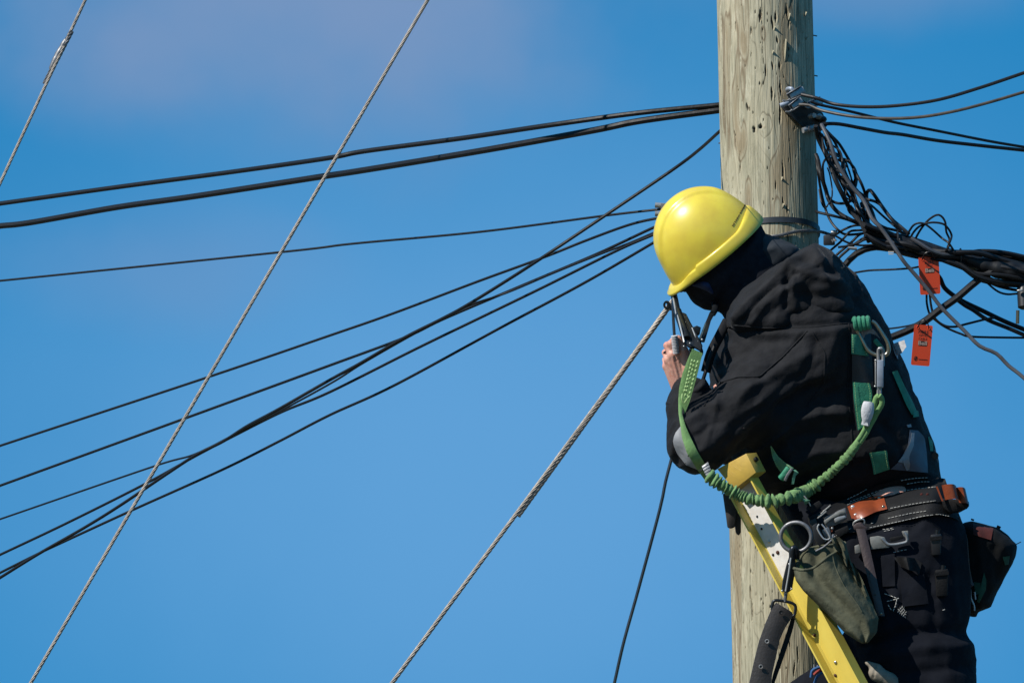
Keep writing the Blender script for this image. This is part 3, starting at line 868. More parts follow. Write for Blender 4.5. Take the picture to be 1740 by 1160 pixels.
cable('telephone_cable', 'thinnest black cable, weaving through the lower bunch', 'cable', [(1150, 380, .07), (1112, 395, .05), (1067, 414, -.02), (1013, 434.5, -.1), (940, 464, -.2), (860.6, 497.5, -.32), (795, 519.5, -.3), (748, 543.5, -.4), (687, 576.5, -.5), (614, 618.5, -.6), (569, 647, -.66), (493, 689, -.78), (421, 725.5, -.95), (334, 770, -1.1), (258, 793, -1.25), (0, 881.6, -1.8)], 3.6, group=GL, ext1=12)
cable('telephone_cable', 'straight black cable of the lower bunch, just above the lowest one by the helmet', 'cable', [(1150, 380, .09), (1112, 398, .07), (1049, 425.5, 0), (922, 488.5, -.2), (813.5, 541, -.35), (705, 593.5, -.5), (560, 666, -.7), (478, 700, -.85), (398, 740, -1.0), (334, 773.5, -1.12), (246.5, 821.7, -1.25), (114, 888, -1.5), (0, 942, -1.7)], 4.8, group=GL, ext1=12)
cable('telephone_cable', 'lowest black cable leaving the clamp behind the helmet', 'cable', [(1150, 390, .11), (1113.5, 410.6, .09), (995, 479.4, -.1), (850, 557, -.35), (669, 655, -.6), (560, 705, -.8), (474, 749.6, -.95), (379, 797, -1.1), (227.5, 865, -1.4), (95, 926, -1.6), (53, 946, -1.7), (0, 972.6, -1.8)], 4.8, group=GL, ext1=12)
# clamp where those cables meet, on an arm from the pole
cl_t = thing('cable_clamp', 'grey two-barrel metal clamp peeping out left of the helmet', 'wire clamp', B(1122, 356, .03))
MB().cyl(B(1113, 348.5, .03), B(1140, 351, .03), 4.6 * S, n=16).build('barrel', M['steel'], cl_t)
MB().cyl(B(1113, 363, .04), B(1140, 364, .04), 4.6 * S, n=16).build('barrel', M['steel'], cl_t)
MB().box(B(1131, 357, .035), R_ * .012, U_ * .016, N_ * .004).build('plate', M['dull_steel'], cl_t, bevel=.001)
MB().tube([B(1140, 357, .03), B(1185, 372, .03), B(1232, 384, .02)], .008, 10).build('arm', M['dull_steel'], cl_t)

# guy wires: laid steel strand from high on the pole down to anchors in the verge
GG = 'laid steel guy wires'
def line_through(p, q, c0, c1, t0, t1):
    """straight wire through two pixels, carried on to t0 and t1 along it"""
    a, b = B(*p, c0), B(*q, c1)
    return a + (b - a) * t0, a + (b - a) * t1
def guy(label, p, q, c0, c1, t0, rw, pitch, strands=6):
    a, b = B(*p, c0), B(*q, c1)
    d = b - a
    t1 = (0.0 - a.z) / d.z
    s0 = a + d * t0; s1 = a + d * t1
    o = twisted([s0, s1], rw, strands, pitch, step=pitch / 8, sides=5)
    return a, d, o
a, d, o = guy('', (727, 0), (52, 1160), -.10, .25, -.72, 3.3 * S, .085)
t = thing('guy_wire', 'long laid steel guy wire slanting across the whole photo in front of the black cables', 'guy wire', a, GG)
o.build('strand', M['strand'], t, angle=None)
MB().tube(CORE[0][0], CORE[0][1], 6).build('shade_core', M['rubber'], t)  # coloured black to paint the shade in the gaps between strands
a, d, o = guy('', (145, 0), (0, 312), -.3, -.2, -8.0, 3.0 * S, .08)
t = thing('guy_wire', 'laid steel guy wire with a splice in the top left corner', 'guy wire', a, GG)
o.build('strand', M['strand'], t, angle=None)
MB().tube(CORE[0][0], CORE[0][1], 6).build('shade_core', M['rubber'], t)  # black centre painting in the shade between the wires
ga, gb = B(112, 68, -.28), B(86, 118, -.27)
MB().tube([ga + (gb - ga) * k / 12 for k in range(13)], [3.6 * S, 4.6 * S, 5.2 * S, 4.6 * S, 5.4 * S, 5.8 * S, 6.2 * S, 5.6 * S, 6.2 * S, 5.6 * S, 5.0 * S, 4.4 * S, 3.4 * S], 10).build('splice', M['dull_steel'], t)
twisted([ga - (gb - ga) * .3 + R_ * .003, gb + (gb - ga) * .5 + R_ * .004], 4.6 * S, 5, .06, shade_core=False).build('splice_wrap', M['dull_steel'], t)
a, d, o = guy('', (1137, 520), (666, 1160), .11, .35, 0.0, 3.9 * S, .095)
t = thing('guy_wire', 'heaviest guy wire, from behind the hand down to the bottom edge', 'guy wire', a, GG)
o.build('strand', M['strand'], t, angle=None)
MB().tube(CORE[0][0], CORE[0][1], 6).build('shade_core', M['rubber'], t)  # shade between strands put in as a black centre
g0 = a + N_ * .0; g1 = B(880, 876, .24)
twisted([a - d * .02, g1], 5.0 * S, 7, .10, sr=1.55 * S, shade_core=True, phase=.4).build('grip_wrap', M['strand'], t, angle=None)
for k in range(4):
    MB().tube([B(1131 + k * 2.5, 512 + k * 4.5, .125), B(1140 + k * 2, 520 + k * 2.5, .125)], 1.6 * S, 6).build('tie', M['dark_steel'], t)
cc = B(1133, 518, .12)
MB().tube([cc + (R_ * math.cos(q) * .8 + U_ * math.sin(q)) * .008 for q in np.linspace(0, 6.28, 14)], .0028, 6).build('clip', M['dark_steel'], t)
twisted([a - d * .02, B(1152, 488, .11), B(1205, 440, .09), on_pole(1240, 420, .01)], 4.5 * S, 6, .09).build('tail', M['strand'], t, angle=None)
cable('drop_wire', 'single black drop wire hanging from behind the sleeve to the bottom edge', 'cable', [(1248, 520, .0), (1262, 600, .0), (1225, 668, .01), (1175, 700, .02), (1148, 745, .025), (1142.4, 773.6, .03), (1131, 818, .04), (1121, 865.6, .05), (1085, 1000, .07), (1060, 1090, .09), (1044, 1160, .10)], 5.6, 'cable_gloss', ext1=5.4, step=.02)

# right-hand runs from the bracket
GR = 'wires running right from the bracket'
cable('drop_wire', 'top black wire sagging from the bracket up to the right edge', 'cable', [(1362, 161, .0), (1388, 167, .02), (1417, 177, .03), (1464, 181.6, .1), (1520, 180, .2), (1593, 170, .3), (1666, 149, .45), (1740, 124, .6)], 6.0, group=GR, ext1=6)
cable('drop_wire', 'weathered brownish wire just under the top one, rising to the right edge', 'cable', [(1358, 178, .02), (1375, 179, .03), (1397, 188, .05), (1446.6, 197.7, .1), (1505, 201.5, .2), (1564, 199, .3), (1622.5, 189, .4), (1681, 174, .5), (1740, 156.6, .6)], 5.4, 'cable_brown', group=GR, ext1=6)
cable('drop_wire', 'third black wire from the bracket, falling gently right beneath the brownish one', 'cable', [(1378, 173, -.02), (1392, 178, -.02), (1446.6, 190, -.05), (1520, 208, -.15), (1593, 222.6, -.25), (1681, 240, -.4), (1740, 250, -.5)], 5.0, group=GR, ext1=8)
cable('drop_wire', 'lowest black wire falling right from the bracket bolt', 'cable', [(1392, 212, -.04), (1404, 210.5, -.04), (1426, 211, -.06), (1464, 218, -.1), (1505, 225.5, -.18), (1534.5, 229, -.24), (1593, 239, -.34), (1666, 247.5, -.44), (1740, 255.4, -.55)], 6.4, group=GR, ext1=8)
cable('drop_wire', 'grey kinked wire slanting over the tangle and the upper red tag to the right edge', 'cable', [(1396, 212, .06), (1401, 222, .08), (1411, 243, .1), (1423, 278, .11), (1446.6, 316, .12), (1467, 340, .13), (1482, 372, .16), (1494, 384, .17), (1511, 407, .18), (1534.5, 442.5, .2), (1545.5, 455.7, .2), (1576.5, 492, .21), (1600, 523, .22), (1638.6, 561.7, .24), (1664.5, 587.6, .26), (1693, 600.5, .27), (1713.6, 621, .28), (1740, 642, .3), (1790, 690, .34)], 6.6, 'cable_grey', ext1=7.2)

# tangle of drop cables between bracket and bundle
GT = 'tangled drop cables beside the pole'
LT = 'black drop cable in the tangle between the bracket and the thick bundle'
tang = [
 ([(1396, 214), (1414, 232), (1427, 246), (1442, 271), (1455, 295.5), (1465, 315), (1471.5, 336), (1475, 364), (1476.5, 394)], 5.0),
 ([(1398, 214), (1417.5, 240), (1427, 263), (1434, 286), (1444, 309), (1455, 323), (1470, 335), (1478, 352)], 4.6),
 ([(1386, 214), (1391, 236.5), (1406, 267.7), (1419, 304), (1432, 331.5), (1444, 354.5), (1458.5, 374), (1474, 388)], 8.0),
 ([(1390, 216), (1400, 250), (1412, 282), (1424, 300), (1440, 330), (1458, 352), (1470, 372), (1480, 392)], 5.0),
 ([(1386, 262), (1390, 272), (1394.6, 295.5), (1403, 322), (1409, 341), (1422.4, 359.4), (1443.7, 372.5), (1470, 384)], 7.0),
 ([(1386, 359), (1391, 361), (1419, 367.6), (1443.7, 374.5), (1474, 388)], 5.0),
 ([(1387, 268), (1389.7, 290), (1394.6, 322), (1403, 356), (1412.6, 377.4), (1425.7, 392), (1440, 398.7), (1472, 396)], 4.4),
 ([(1390, 222), (1399.5, 233), (1411, 245), (1413, 259), (1399.5, 276), (1399, 296), (1404, 330), (1410, 346)], 4.0),
 ([(1406, 285), (1410, 297), (1414, 322), (1412.6, 338), (1404, 352)], 2.6),
 ([(1408, 334), (1413, 341), (1424, 345.5), (1439, 344.6), (1447, 338), (1450, 315), (1453.5, 302), (1450, 288)], 5.0),
 ([(1414, 278), (1422, 290.6), (1432, 310), (1443.7, 321.7), (1454, 340), (1470, 380)], 5.0),
 ([(1416, 275), (1430.6, 270), (1440.4, 274), (1452, 286), (1456, 302), (1453.5, 318.4), (1446, 335)], 4.2),
 ([(1474, 390), (1474.5, 369), (1473, 344.6), (1473, 328), (1478, 323.4), (1484.6, 330), (1498, 349.6), (1514, 371), (1530.5, 385.6), (1545, 398)], 6.2),
 ([(1472, 338), (1477, 339.7), (1488, 343), (1499, 351), (1515, 373), (1532, 392)], 5.0),
 ([(1474, 345), (1483, 351), (1501, 367.6), (1525.6, 389), (1540, 402)], 4.0),
 ([(1470, 335), (1478, 350), (1483, 361), (1489.6, 377.4), (1504, 387), (1530.5, 394), (1550, 408)], 5.0),
 ([(1444, 350), (1452, 360), (1462, 378), (1472, 400)], 6.0),
 ([(1464, 345), (1470, 372), (1473, 398), (1476, 411)], 7.0),
 ([(1430, 300), (1447, 330), (1458, 362), (1466, 384), (1480, 400)], 5.0),
 ([(1392, 322), (1396, 344), (1402, 354), (1406, 350)], 3.0),
]
rt = random.Random(3)
for i in range(16):
    t0 = rt.uniform(0, .55); t1 = t0 + rt.uniform(.25, .45)
    def along(t): return (1392 + 86 * t ** .9, 222 + 172 * t)
    a_ = along(t0); b_ = along(min(1, t1)); bow = rt.uniform(-22, 14)
    nx, ny = (b_[1] - a_[1]), -(b_[0] - a_[0]); l_ = math.hypot(nx, ny)
    pts = [(a_[0] + (b_[0] - a_[0]) * k / 5 + nx / l_ * bow * math.sin(math.pi * k / 5) + rt.uniform(-2, 2), a_[1] + (b_[1] - a_[1]) * k / 5 + ny / l_ * bow * math.sin(math.pi * k / 5) + rt.uniform(-2, 2)) for k in range(6)]
    tang.append(([(max(1391, x), y) for x, y in pts], rt.choice((2.6, 3.2, 4.0))))
OWN = {0: 'outermost right cable of the tangle, bowing from the bracket to the bundle', 2: 'thickest cable of the tangle, running straight down from the bracket', 4: 'thick cable curving round the left side of the tangle beside the pole', 5: 'cable coming out level from behind the pole into the bundle',
       6: 'cable hanging lowest at the left of the tangle, sunlit at its bend', 9: 'cable hanging in a U across the middle of the tangle', 12: 'tall narrow cable loop standing at the right end of the tangle', 17: 'short thick upright cable end where the tangle meets the bundle'}
for i, (pts, wd) in enumerate(tang):
    dz = ((i * 37) % 11 - 5) * .008
    cable('drop_cable', OWN.get(i, LT), 'cable', [(x, y, -.02 + dz + .05 * (k / len(pts)) + .02 * math.sin(k * 1.7 + i)) for k, (x, y) in enumerate(pts)], wd, group=GT, step=.006)
LF = 'thin black drop cable fanning from the bundle down behind the jacket shoulder'
GF = 'drop cables fanning behind the shoulder'
fan = [
 ([(1480, 384), (1453.7, 383), (1434, 390), (1420, 398.6), (1408, 404)], 4.0),
 ([(1482, 390), (1469, 391), (1446, 392.6), (1438, 400), (1428, 411), (1409, 427.6), (1398, 440)], 4.0),
 ([(1485, 393), (1471, 395), (1458.5, 400), (1447.6, 411), (1431, 425), (1421, 433.7), (1408, 446)], 4.4),
 ([(1490, 399), (1473, 402), (1455, 413), (1432, 432), (1423.5, 441), (1412, 455)], 4.6),
 ([(1410, 399), (1420, 401), (1440, 412), (1462, 416.8), (1484, 416)], 3.6),
 ([(1490, 408), (1470, 407), (1458, 413), (1440, 418), (1424, 420)], 4.0),
]
for i, (pts, wd) in enumerate(fan):
    cable('drop_cable', LF, 'cable', [(x, y, -.01 + .012 * i) for x, y in pts], wd, group=GF, step=.006)
cable('drop_cable', 'thick black cable bending from the bundle down behind the shoulder', 'cable', [(1560, 428, .02), (1537, 424, .03), (1507, 422, .03), (1488.7, 420, .03), (1469, 424, .03), (1455, 431, .03), (1443, 442, .03), (1428, 462, .03), (1418, 485, .02)], 11.0)
cable('drop_cable', 'fine black wire running level from the shoulder to the upper red tag', 'cable', [(1440, 466, .04), (1449, 464, .04), (1476.6, 459.5, .04), (1513, 458, .05), (1549, 455.5, .06), (1566, 452, .06)], 3.4)
# dead-end block by the pole
t = thing('dead_end_block', 'dark blue-grey clamp block with pale bolts beside the pole under the band', 'wire clamp', B(1410, 408, .0))
MB().box(B(1409, 408, .0), R_ * .014, U_ * .013, N_ * .012).build('body', M['strap_steel'], t, bevel=.003)
MB().cyl(B(1413, 395, .01), B(1422, 394, .015), .005, n=10).build('bolt', M['steel'], t)
MB().tube([B(1414 + k * 1.2, 407 + (k % 2) * 3, .018) for k in range(6)], .0042, 8).build('thread_end', M['steel'], t)
MB().cyl(B(1441, 421, .05), B(1456, 422.5, .05), .0042, n=10).build('sleeve', M['steel'], t)

# thick bundle
GBn = 'cables lashed into the thick bundle'
cen = [(1470, 388), (1487, 398), (1510, 407), (1540, 417), (1570, 427), (1600, 432), (1630, 438), (1662, 446), (1700, 454), (1745, 462), (1800, 470)]
offs = [(-14, 6), (-9, 7), (-5, 8), (3, 8), (9, 7), (15, 6), (-10, 5), (0, 8), (7, 7), (12, 4), (-3, 5), (18, 4)]
for i, (of, wd) in enumerate(offs):
    pts = []
    for k, (x, y) in enumerate(cen):
        sc_ = 0.75 + 0.35 * math.sin(k * .9 + 1.0) * .4 + (0.12 * k / 10)
        if x > 1660: sc_ += .5
        y2 = y + of * sc_ + (3.0 + 2.5 * (i % 3 == 0)) * math.sin(k * 1.3 + i * 2.1)
        pts.append((x, y2, .03 + (0.034 if i % 2 else -.012) + .012 * math.sin(k * 1.1 + i * 1.3)))
    cable('bundled_cable', 'black cable lashed among others in the thick bundle at the right', 'cable', pts, wd + 2.5, group=GBn, ext1=3)
# wrapped splice in the bundle
t = thing('splice_closure', 'fat black tape-wrapped splice in the middle of the bundle', 'cable splice', B(1580, 428, .05))
sp = spline([B(x, y, .05) for x, y in ((1524, 408), (1545, 416), (1575, 427), (1605, 433), (1632, 437))], .006)
nn = len(sp)
MB().tube(sp, [S * (7 + 6.5 * math.sin(math.pi * min(1, i / nn)) ** .6 + .7 * math.sin(i * 1.3)) for i in range(nn)], 16).build('wrapping', M['cable'], t)
t2 = thing('splice_closure', 'black wrapped splice lump where the bundle leaves the right edge', 'cable splice', B(1700, 456, .05))
sp = spline([B(x, y, .05) for x, y in ((1640, 440), (1670, 450), (1700, 458), (1735, 464), (1780, 470))], .006)
nn = len(sp)
MB().tube(sp, [S * (9 + 8.5 * min(1, i / (nn * .5)) + .9 * math.sin(i * 1.1)) for i in range(nn)], 16).build('wrapping', M['cable'], t2)
for x, y in ((1525, 409), (1632, 438)):
    MB().tube([B(x, y, .05) + (U_ * math.cos(q) * 15 + N_ * math.sin(q) * 15) * S for q in np.linspace(0, 6.28, 20)], .0025, 6).build('tie', M['black_plastic'], t)
MB().box(B(1514, 428, .075), R_ * .007, U_ * .0016, N_ * .002).build('label_strip', M['white_print'], t)
MB().box(B(1514, 431.5, .075), R_ * .006, U_ * .0014, N_ * .002).build('label_strip', M['white_print'], t)
cable('drop_cable', 'grey-faced cable lying along the top of the splice', 'cable', [(1548, 405, .08), (1560, 412, .085), (1580, 425, .085), (1600, 432, .08), (1622, 433, .07)], 7.0, 'cable_grey')
# loops above the bundle
GO = 'small cable loops standing above the bundle'
for lab, pts in (('lowest small black cable loop standing above the bundle', [(1540, 402), (1545.5, 392), (1552, 383), (1561, 379), (1572, 381), (1585.5, 391), (1601, 405), (1612, 413), (1622, 428)]),
                 ('widest small black cable loop above the bundle', [(1546, 408), (1551, 396.6), (1561, 385.5), (1573, 380), (1587, 378), (1603.5, 381), (1613, 391), (1617, 400.7), (1614.5, 410), (1610, 420)]),
                 ('tallest small black cable loop above the bundle', [(1552, 414), (1559, 399), (1567.6, 385.5), (1578.6, 373), (1591, 365.5), (1599, 367), (1606, 377), (1608, 394), (1613, 406), (1612, 418.6), (1605, 429)])):
    k_ = len(pts)
    cable('cable_loop', lab, 'cable', [(x, y, .04 + .03 * math.sin(math.pi * k / (k_ - 1)) + .035 * (k > k_ - 3)) for k, (x, y) in enumerate(pts)], 3.8, group=GO, step=.005)
# cables under the bundle
GU = 'black cables hanging under the bundle'
for lab, pts, wd, c in (
 ('thickest black cable crossing under the bundle down to the jacket back', [(1690, 458), (1668.7, 471), (1650.6, 485), (1627, 505), (1596, 527), (1571, 546), (1548, 559), (1514.5, 573), (1490, 580)], 12.5, .06),
 ('upper of two black cables running from the upper tag down to the right edge', [(1580, 450), (1592, 466), (1598, 474), (1605, 489), (1621.6, 503), (1640, 514), (1668.7, 527.5), (1705, 545), (1740, 559.6), (1790, 580)], 8.0, .0),
 ('lower of two black cables running from the upper tag down to the right edge', [(1625, 508), (1640, 519), (1654, 527), (1677.8, 543), (1714, 557.8), (1740, 569), (1790, 590)], 7.0, .02),
 ('thin black cable looping below the upper tag to the right edge', [(1573, 480), (1574.5, 501.6), (1575, 516), (1580, 534), (1591, 545), (1607, 556), (1632.5, 567), (1654, 572), (1740, 573.7), (1800, 574)], 3.8, .01),
 ('thin black cable dipping below the upper tag and rising again', [(1578, 480), (1580, 501.6), (1582.6, 521.5), (1589, 541), (1605, 553), (1623, 555), (1641.5, 550.5), (1676, 542), (1690, 540)], 4.0, .03),
 ('fine black wire above the thick crossing cable beside the jacket back', [(1495, 558), (1513, 558), (1540, 554), (1558.4, 549), (1575, 541)], 3.0, .05),
 ('upper short black cable curving to the right edge beneath the bundle', [(1655, 455), (1668, 464), (1685, 474), (1705, 480), (1730, 484), (1760, 486)], 5.5, .04),
 ('middle short black cable curving to the right edge beneath the bundle', [(1660, 460), (1676, 476), (1696, 486), (1728.5, 493), (1760, 495)], 5.0, .05),
 ('lower short black cable curving to the right edge beneath the bundle', [(1660, 462), (1671, 474), (1687, 489), (1699.5, 497), (1713, 500), (1726.7, 499), (1750, 498)], 3.6, .06)):
    cable('drop_cable', lab, 'cable', [(x, y, c) for x, y in pts], wd, group=GU, step=.006)
t = thing('drop_terminal', 'black hanging terminal with metal stub, cut by the right edge', 'cable terminal', B(1738, 505, .06))
MB().rev([(.009, -.03), (.016, -.026), (.017, .0), (.017, .03), (.014, .036)], B(1740, 505, .06), Vector((0, 0, 1)), 18).build('housing', M['black_plastic'], t)
MB().cyl(B(1729.5, 527, .06), B(1729, 550, .06), .0045, n=12).build('stub', M['brass_steel'], t)
MB().cyl(B(1747, 527, .06), B(1747, 556, .06), .006, n=12).build('stub', M['cable'], t)
MB().ball(B(1733, 493.5, .08), R_ * .008, N_ * .005, U_ * .003).build('screw', M['chrome'], t)

# ---- red tags
def red_tag(label, corners, c, rnd_, bv, lines):
    """corners: tl, tr, br, bl in pixels"""
    tl, tr, brr, bl = [B(*q, c) for q in corners]
    cx = (tl + tr + brr + bl) / 4
    X = ((tr - tl) + (brr - bl)) / 4; Y_ = ((tl - bl) + (tr - brr)) / 4
    t = thing('cable_tag', label, 'tag', tl, 'orange-red tags tied to the cables')
    def at2(u, v, l=0.0): return cx + X * u + Y_ * v + N_ * l
    k = rnd_; ol = []
    for sx, sy in ((1, 1), (-1, 1), (-1, -1), (1, -1)):
        for q in (0, 1, 2, 3) if sx * sy > 0 else (3, 2, 1, 0):
            ang = q / 3 * math.pi / 2
            ax_ = k * (1 - math.cos(ang)) ; ay_ = k * (1 - math.sin(ang))
            ol.append(at2(sx * (1 - k + k * math.cos(ang)), sy * (1 - (k - k * math.sin(ang)) * X.length / Y_.length)))
    body = MB().prism(ol, N_ * .0009).build('plate', M['tag_red'], t)
    ru, rv = .62, .56
    MB().prism([at2(-.38, bv - .12, .0013), at2(.46, bv - .12, .0013), at2(.46, bv + .12, .0013), at2(-.38, bv + .12, .0013)], N_ * .0002).build('logo_box', M['print'], t)
    sx = X.length; sy = Y_.length
    letters('Bell', .0135, lambda x, y: at2(.04 + x * 1.15 / sx, bv + y / sy, .0017), .0004).build('logo_letters', M['tag_white'], t, smooth=False)
    for s_, v_, sz_ in lines:
        letters(s_, sz_, lambda x, y, v_=v_: at2(.05 + x / sx, v_ + y / sy, .0012)).build('lettering', M['print'], t, smooth=False)
    MB().prism([at2(-.25, -.68, .0014), at2(.72, -.68, .0014), at2(.72, -.70, .0014), at2(-.25, -.70, .0014)], N_ * .0002).build('printed_line', M['print'], t)
    em = MB()
    for q in range(8):
        a_ = q * math.pi / 4
        em.prism([at2(-.55 + .02 * math.cos(a_ + 1), -.66 + .01 * math.sin(a_ + 1), .0014), at2(-.55 + .22 * math.cos(a_), -.66 + .12 * math.sin(a_), .0014), at2(-.55 + .2 * math.cos(a_ + .4), -.66 + .11 * math.sin(a_ + .4), .0014)], N_ * .0002)
    em.build('emblem', M['print'], t)
    for u in (-.6, .6):
        MB().tube([at2(u + .12 * math.cos(q), .86 + .07 * math.sin(q), .001) for q in np.linspace(0, 6.28, 12)], .0009, 5).build('eyelet', M['tag_red'], t)
    MB().tube(spline([at2(-.6, .86, .004), at2(-.4, 1.15, .02), at2(.2, 1.22, .02), at2(.6, .86, .004)], .005), .0016, 6).build('tie', M['black_plastic'], t)
    return t
red_tag('upper orange-red cable tag hung under the thick bundle', ((1560, 437), (1595, 434.5), (1598, 499), (1564, 501)), .07, .16, .26, [('FIBRE', .66, .010), ('OPTIC', .50, .006)])
red_tag('lower orange-red cable tag, half shaded, beside the jacket back', ((1554, 551), (1585, 553), (1579.5, 622.5), (1547.5, 619.5)), .085, .16, .10, [('FIBRE', .64, .011), ('OPTIC', .47, .0075), ('CABLE', .31, .0075)])
# ================================================================== LADDER
la, lb = P(1266, 820, -.42), P(1417.5, 1104, -.42)
lt = (lb - la).normalized()                     # down the rail
n0 = (N_ - lt * N_.dot(lt)).normalized()
q0 = n0.cross(lt).normalized()
if q0.x < 0: q0 = -q0
TW = rad(30)
ln_ = (n0 * math.cos(TW) - q0 * math.sin(TW)).normalized()      # the rail's web faces the camera and the sun
lw = (q0 * math.cos(TW) + n0 * math.sin(TW)).normalized()
RW, RFL = .074, .033
def webpt(px, py, lift=0.0):
    d = ray(px, py); o = la + ln_ * lift
    return CAM + d * ((o - CAM).dot(ln_) / d.dot(ln_))
gl = (0 - la.z) / lt.z
ladder = thing('ladder', 'yellow fibreglass ladder leaning on the pole, with an ochre end cap', 'ladder', la + lt * gl)
def rail_mb(o, sgn=1, L0=-.02):
    prof = [(-RW / 2, RFL), (-RW / 2 + .004, RFL), (-RW / 2 + .0045, .005), (-RW / 2 + .009, 0.0), (RW / 2 - .009, 0.0), (RW / 2 - .0045, .005), (RW / 2 - .004, RFL), (RW / 2, RFL), (RW / 2, -.004), (-RW / 2, -.004)]
    mb = MB(); k = len(prof); vs = []; fs = []
    for i, s_ in enumerate((L0, .6, 1.2, gl)):
        vs += [o + lt * s_ + lw * a + ln_ * (b * sgn) for a, b in prof]
    for i in range(3):
        for j in range(k): fs.append((i * k + j, i * k + (j + 1) % k, (i + 1) * k + (j + 1) % k, (i + 1) * k + j))
    fs += [tuple(range(k)), tuple(range(4 * k - 1, 3 * k - 1, -1))]
    return mb.add(vs, fs)
rail_mb(la).build('rail', M['rail'], ladder, angle=25)
rail_mb(la + Vector((0, .60, 0)), -1, .34).build('rail', M['rail'], ladder, angle=25)
# aluminium doubler plate on the upper web
pu = [webpt(1247, 833), webpt(1335, 986)]
s0, s1 = (pu[0] - la).dot(lt), (pu[1] - la).dot(lt)
MB().prism([la + lt * s0 + lw * (-RW / 2 + .0068) + ln_ * .0018, la + lt * s0 + lw * (RW / 2 - .0068) + ln_ * .0018, la + lt * s1 + lw * (RW / 2 - .0068) + ln_ * .0018, la + lt * s1 + lw * (-RW / 2 + .0068) + ln_ * .0018], ln_ * .0012).build('plate', M['plate'], ladder, smooth=False)
rv = None
for px, py, r, m in ((1436, 1111, .0042, 'rivet'), (1419.5, 1124.5, .0042, 'rivet'), (1458, 1155, .0042, 'rivet'), (1384, 1078.5, .0045, 'rust'), (1419, 1147, .0045, 'rust'), (1286.5, 877, .003, 'dark_steel'), (1294, 898, .003, 'dark_steel'),
                     (1307, 919.5, .004, 'rivet'), (1337, 924, .0035, 'dull_steel'), (1321.5, 938, .0048, 'rust'), (1313.5, 942, .0035, 'dark_steel'), (1298.5, 838.5, .0025, 'dark_steel'), (1318, 877, .0025, 'dark_steel'), (1475, 1190, .0042, 'rivet'), (1450, 1200, .0045, 'rust')):
    c_ = webpt(px, py, .0032 if py < 1000 else .001)
    MB().ball(c_, lw * r, lt * r, ln_ * r * .75, 12, 8).build('rivet', M[m], ladder)
# rungs, out of the way of the pole
k = 0
for i in range(40):
    s_ = .62 + i * .305
    if s_ > gl - .1: break
    c_ = la + lt * s_
    MB().cyl(c_ - ln_ * .004, c_ + Vector((0, .60, 0)) + ln_ * .004, .016, n=14).build('rung', M['plate'], ladder)
# end cap
def capt(px, py): return webpt(px, py, RFL + .006)
fq = [capt(1218.5, 796.5), capt(1268, 770), capt(1284.5, 802.5), capt(1246.5, 832)]
cap_ = MB().prism([q - ln_ * .024 for q in fq], ln_ * .024).build('end_cap', M['cap'], ladder, bevel=.0016)
emb = MB()
for k in range(6):
    e0 = 1236 + k * 4.2; e1 = 801 - k * 3.1
    emb.tube([capt(e0 - 5, e1 - 4 + (k % 2) * 2), capt(e0 + 11 - (k % 3) * 2, e1 + 8)], .00045, 5)
emb.build('moulded_marks', M['cap'], cap_)
bc = (fq[1] + fq[2]) / 2 - ln_ * .022
MB().cyl(bc + lw * .002 - lt * .006, bc + lw * .008 - lt * .006, .006, n=14).build('screw', M['dark_steel'], cap_)
# rubber straps hanging behind the cap
for pl_, cc_ in (([(1228, 838), (1234, 880), (1236, 896), (1242, 898), (1249, 895), (1252, 860), (1256, 838)], .50), ([(1246, 838), (1248, 885), (1250, 905), (1255, 910), (1259, 904), (1259, 880), (1262, 858), (1268, 838)], .485)):
    MB().prism([B(x, y, cc_) for x, y in pl_], N_ * .006).build('rubber_strap', M['rubber'], ladder, bevel=.003)

# ================================================================== LINE WORKER
person = thing('person', 'worker in black hooded jacket and yellow helmet leaning round the pole, face hidden', 'person', Vector((B(1600, 1500, .6).x, B(1600, 1500, .6).y, B(1600, 1640, .6).z)))
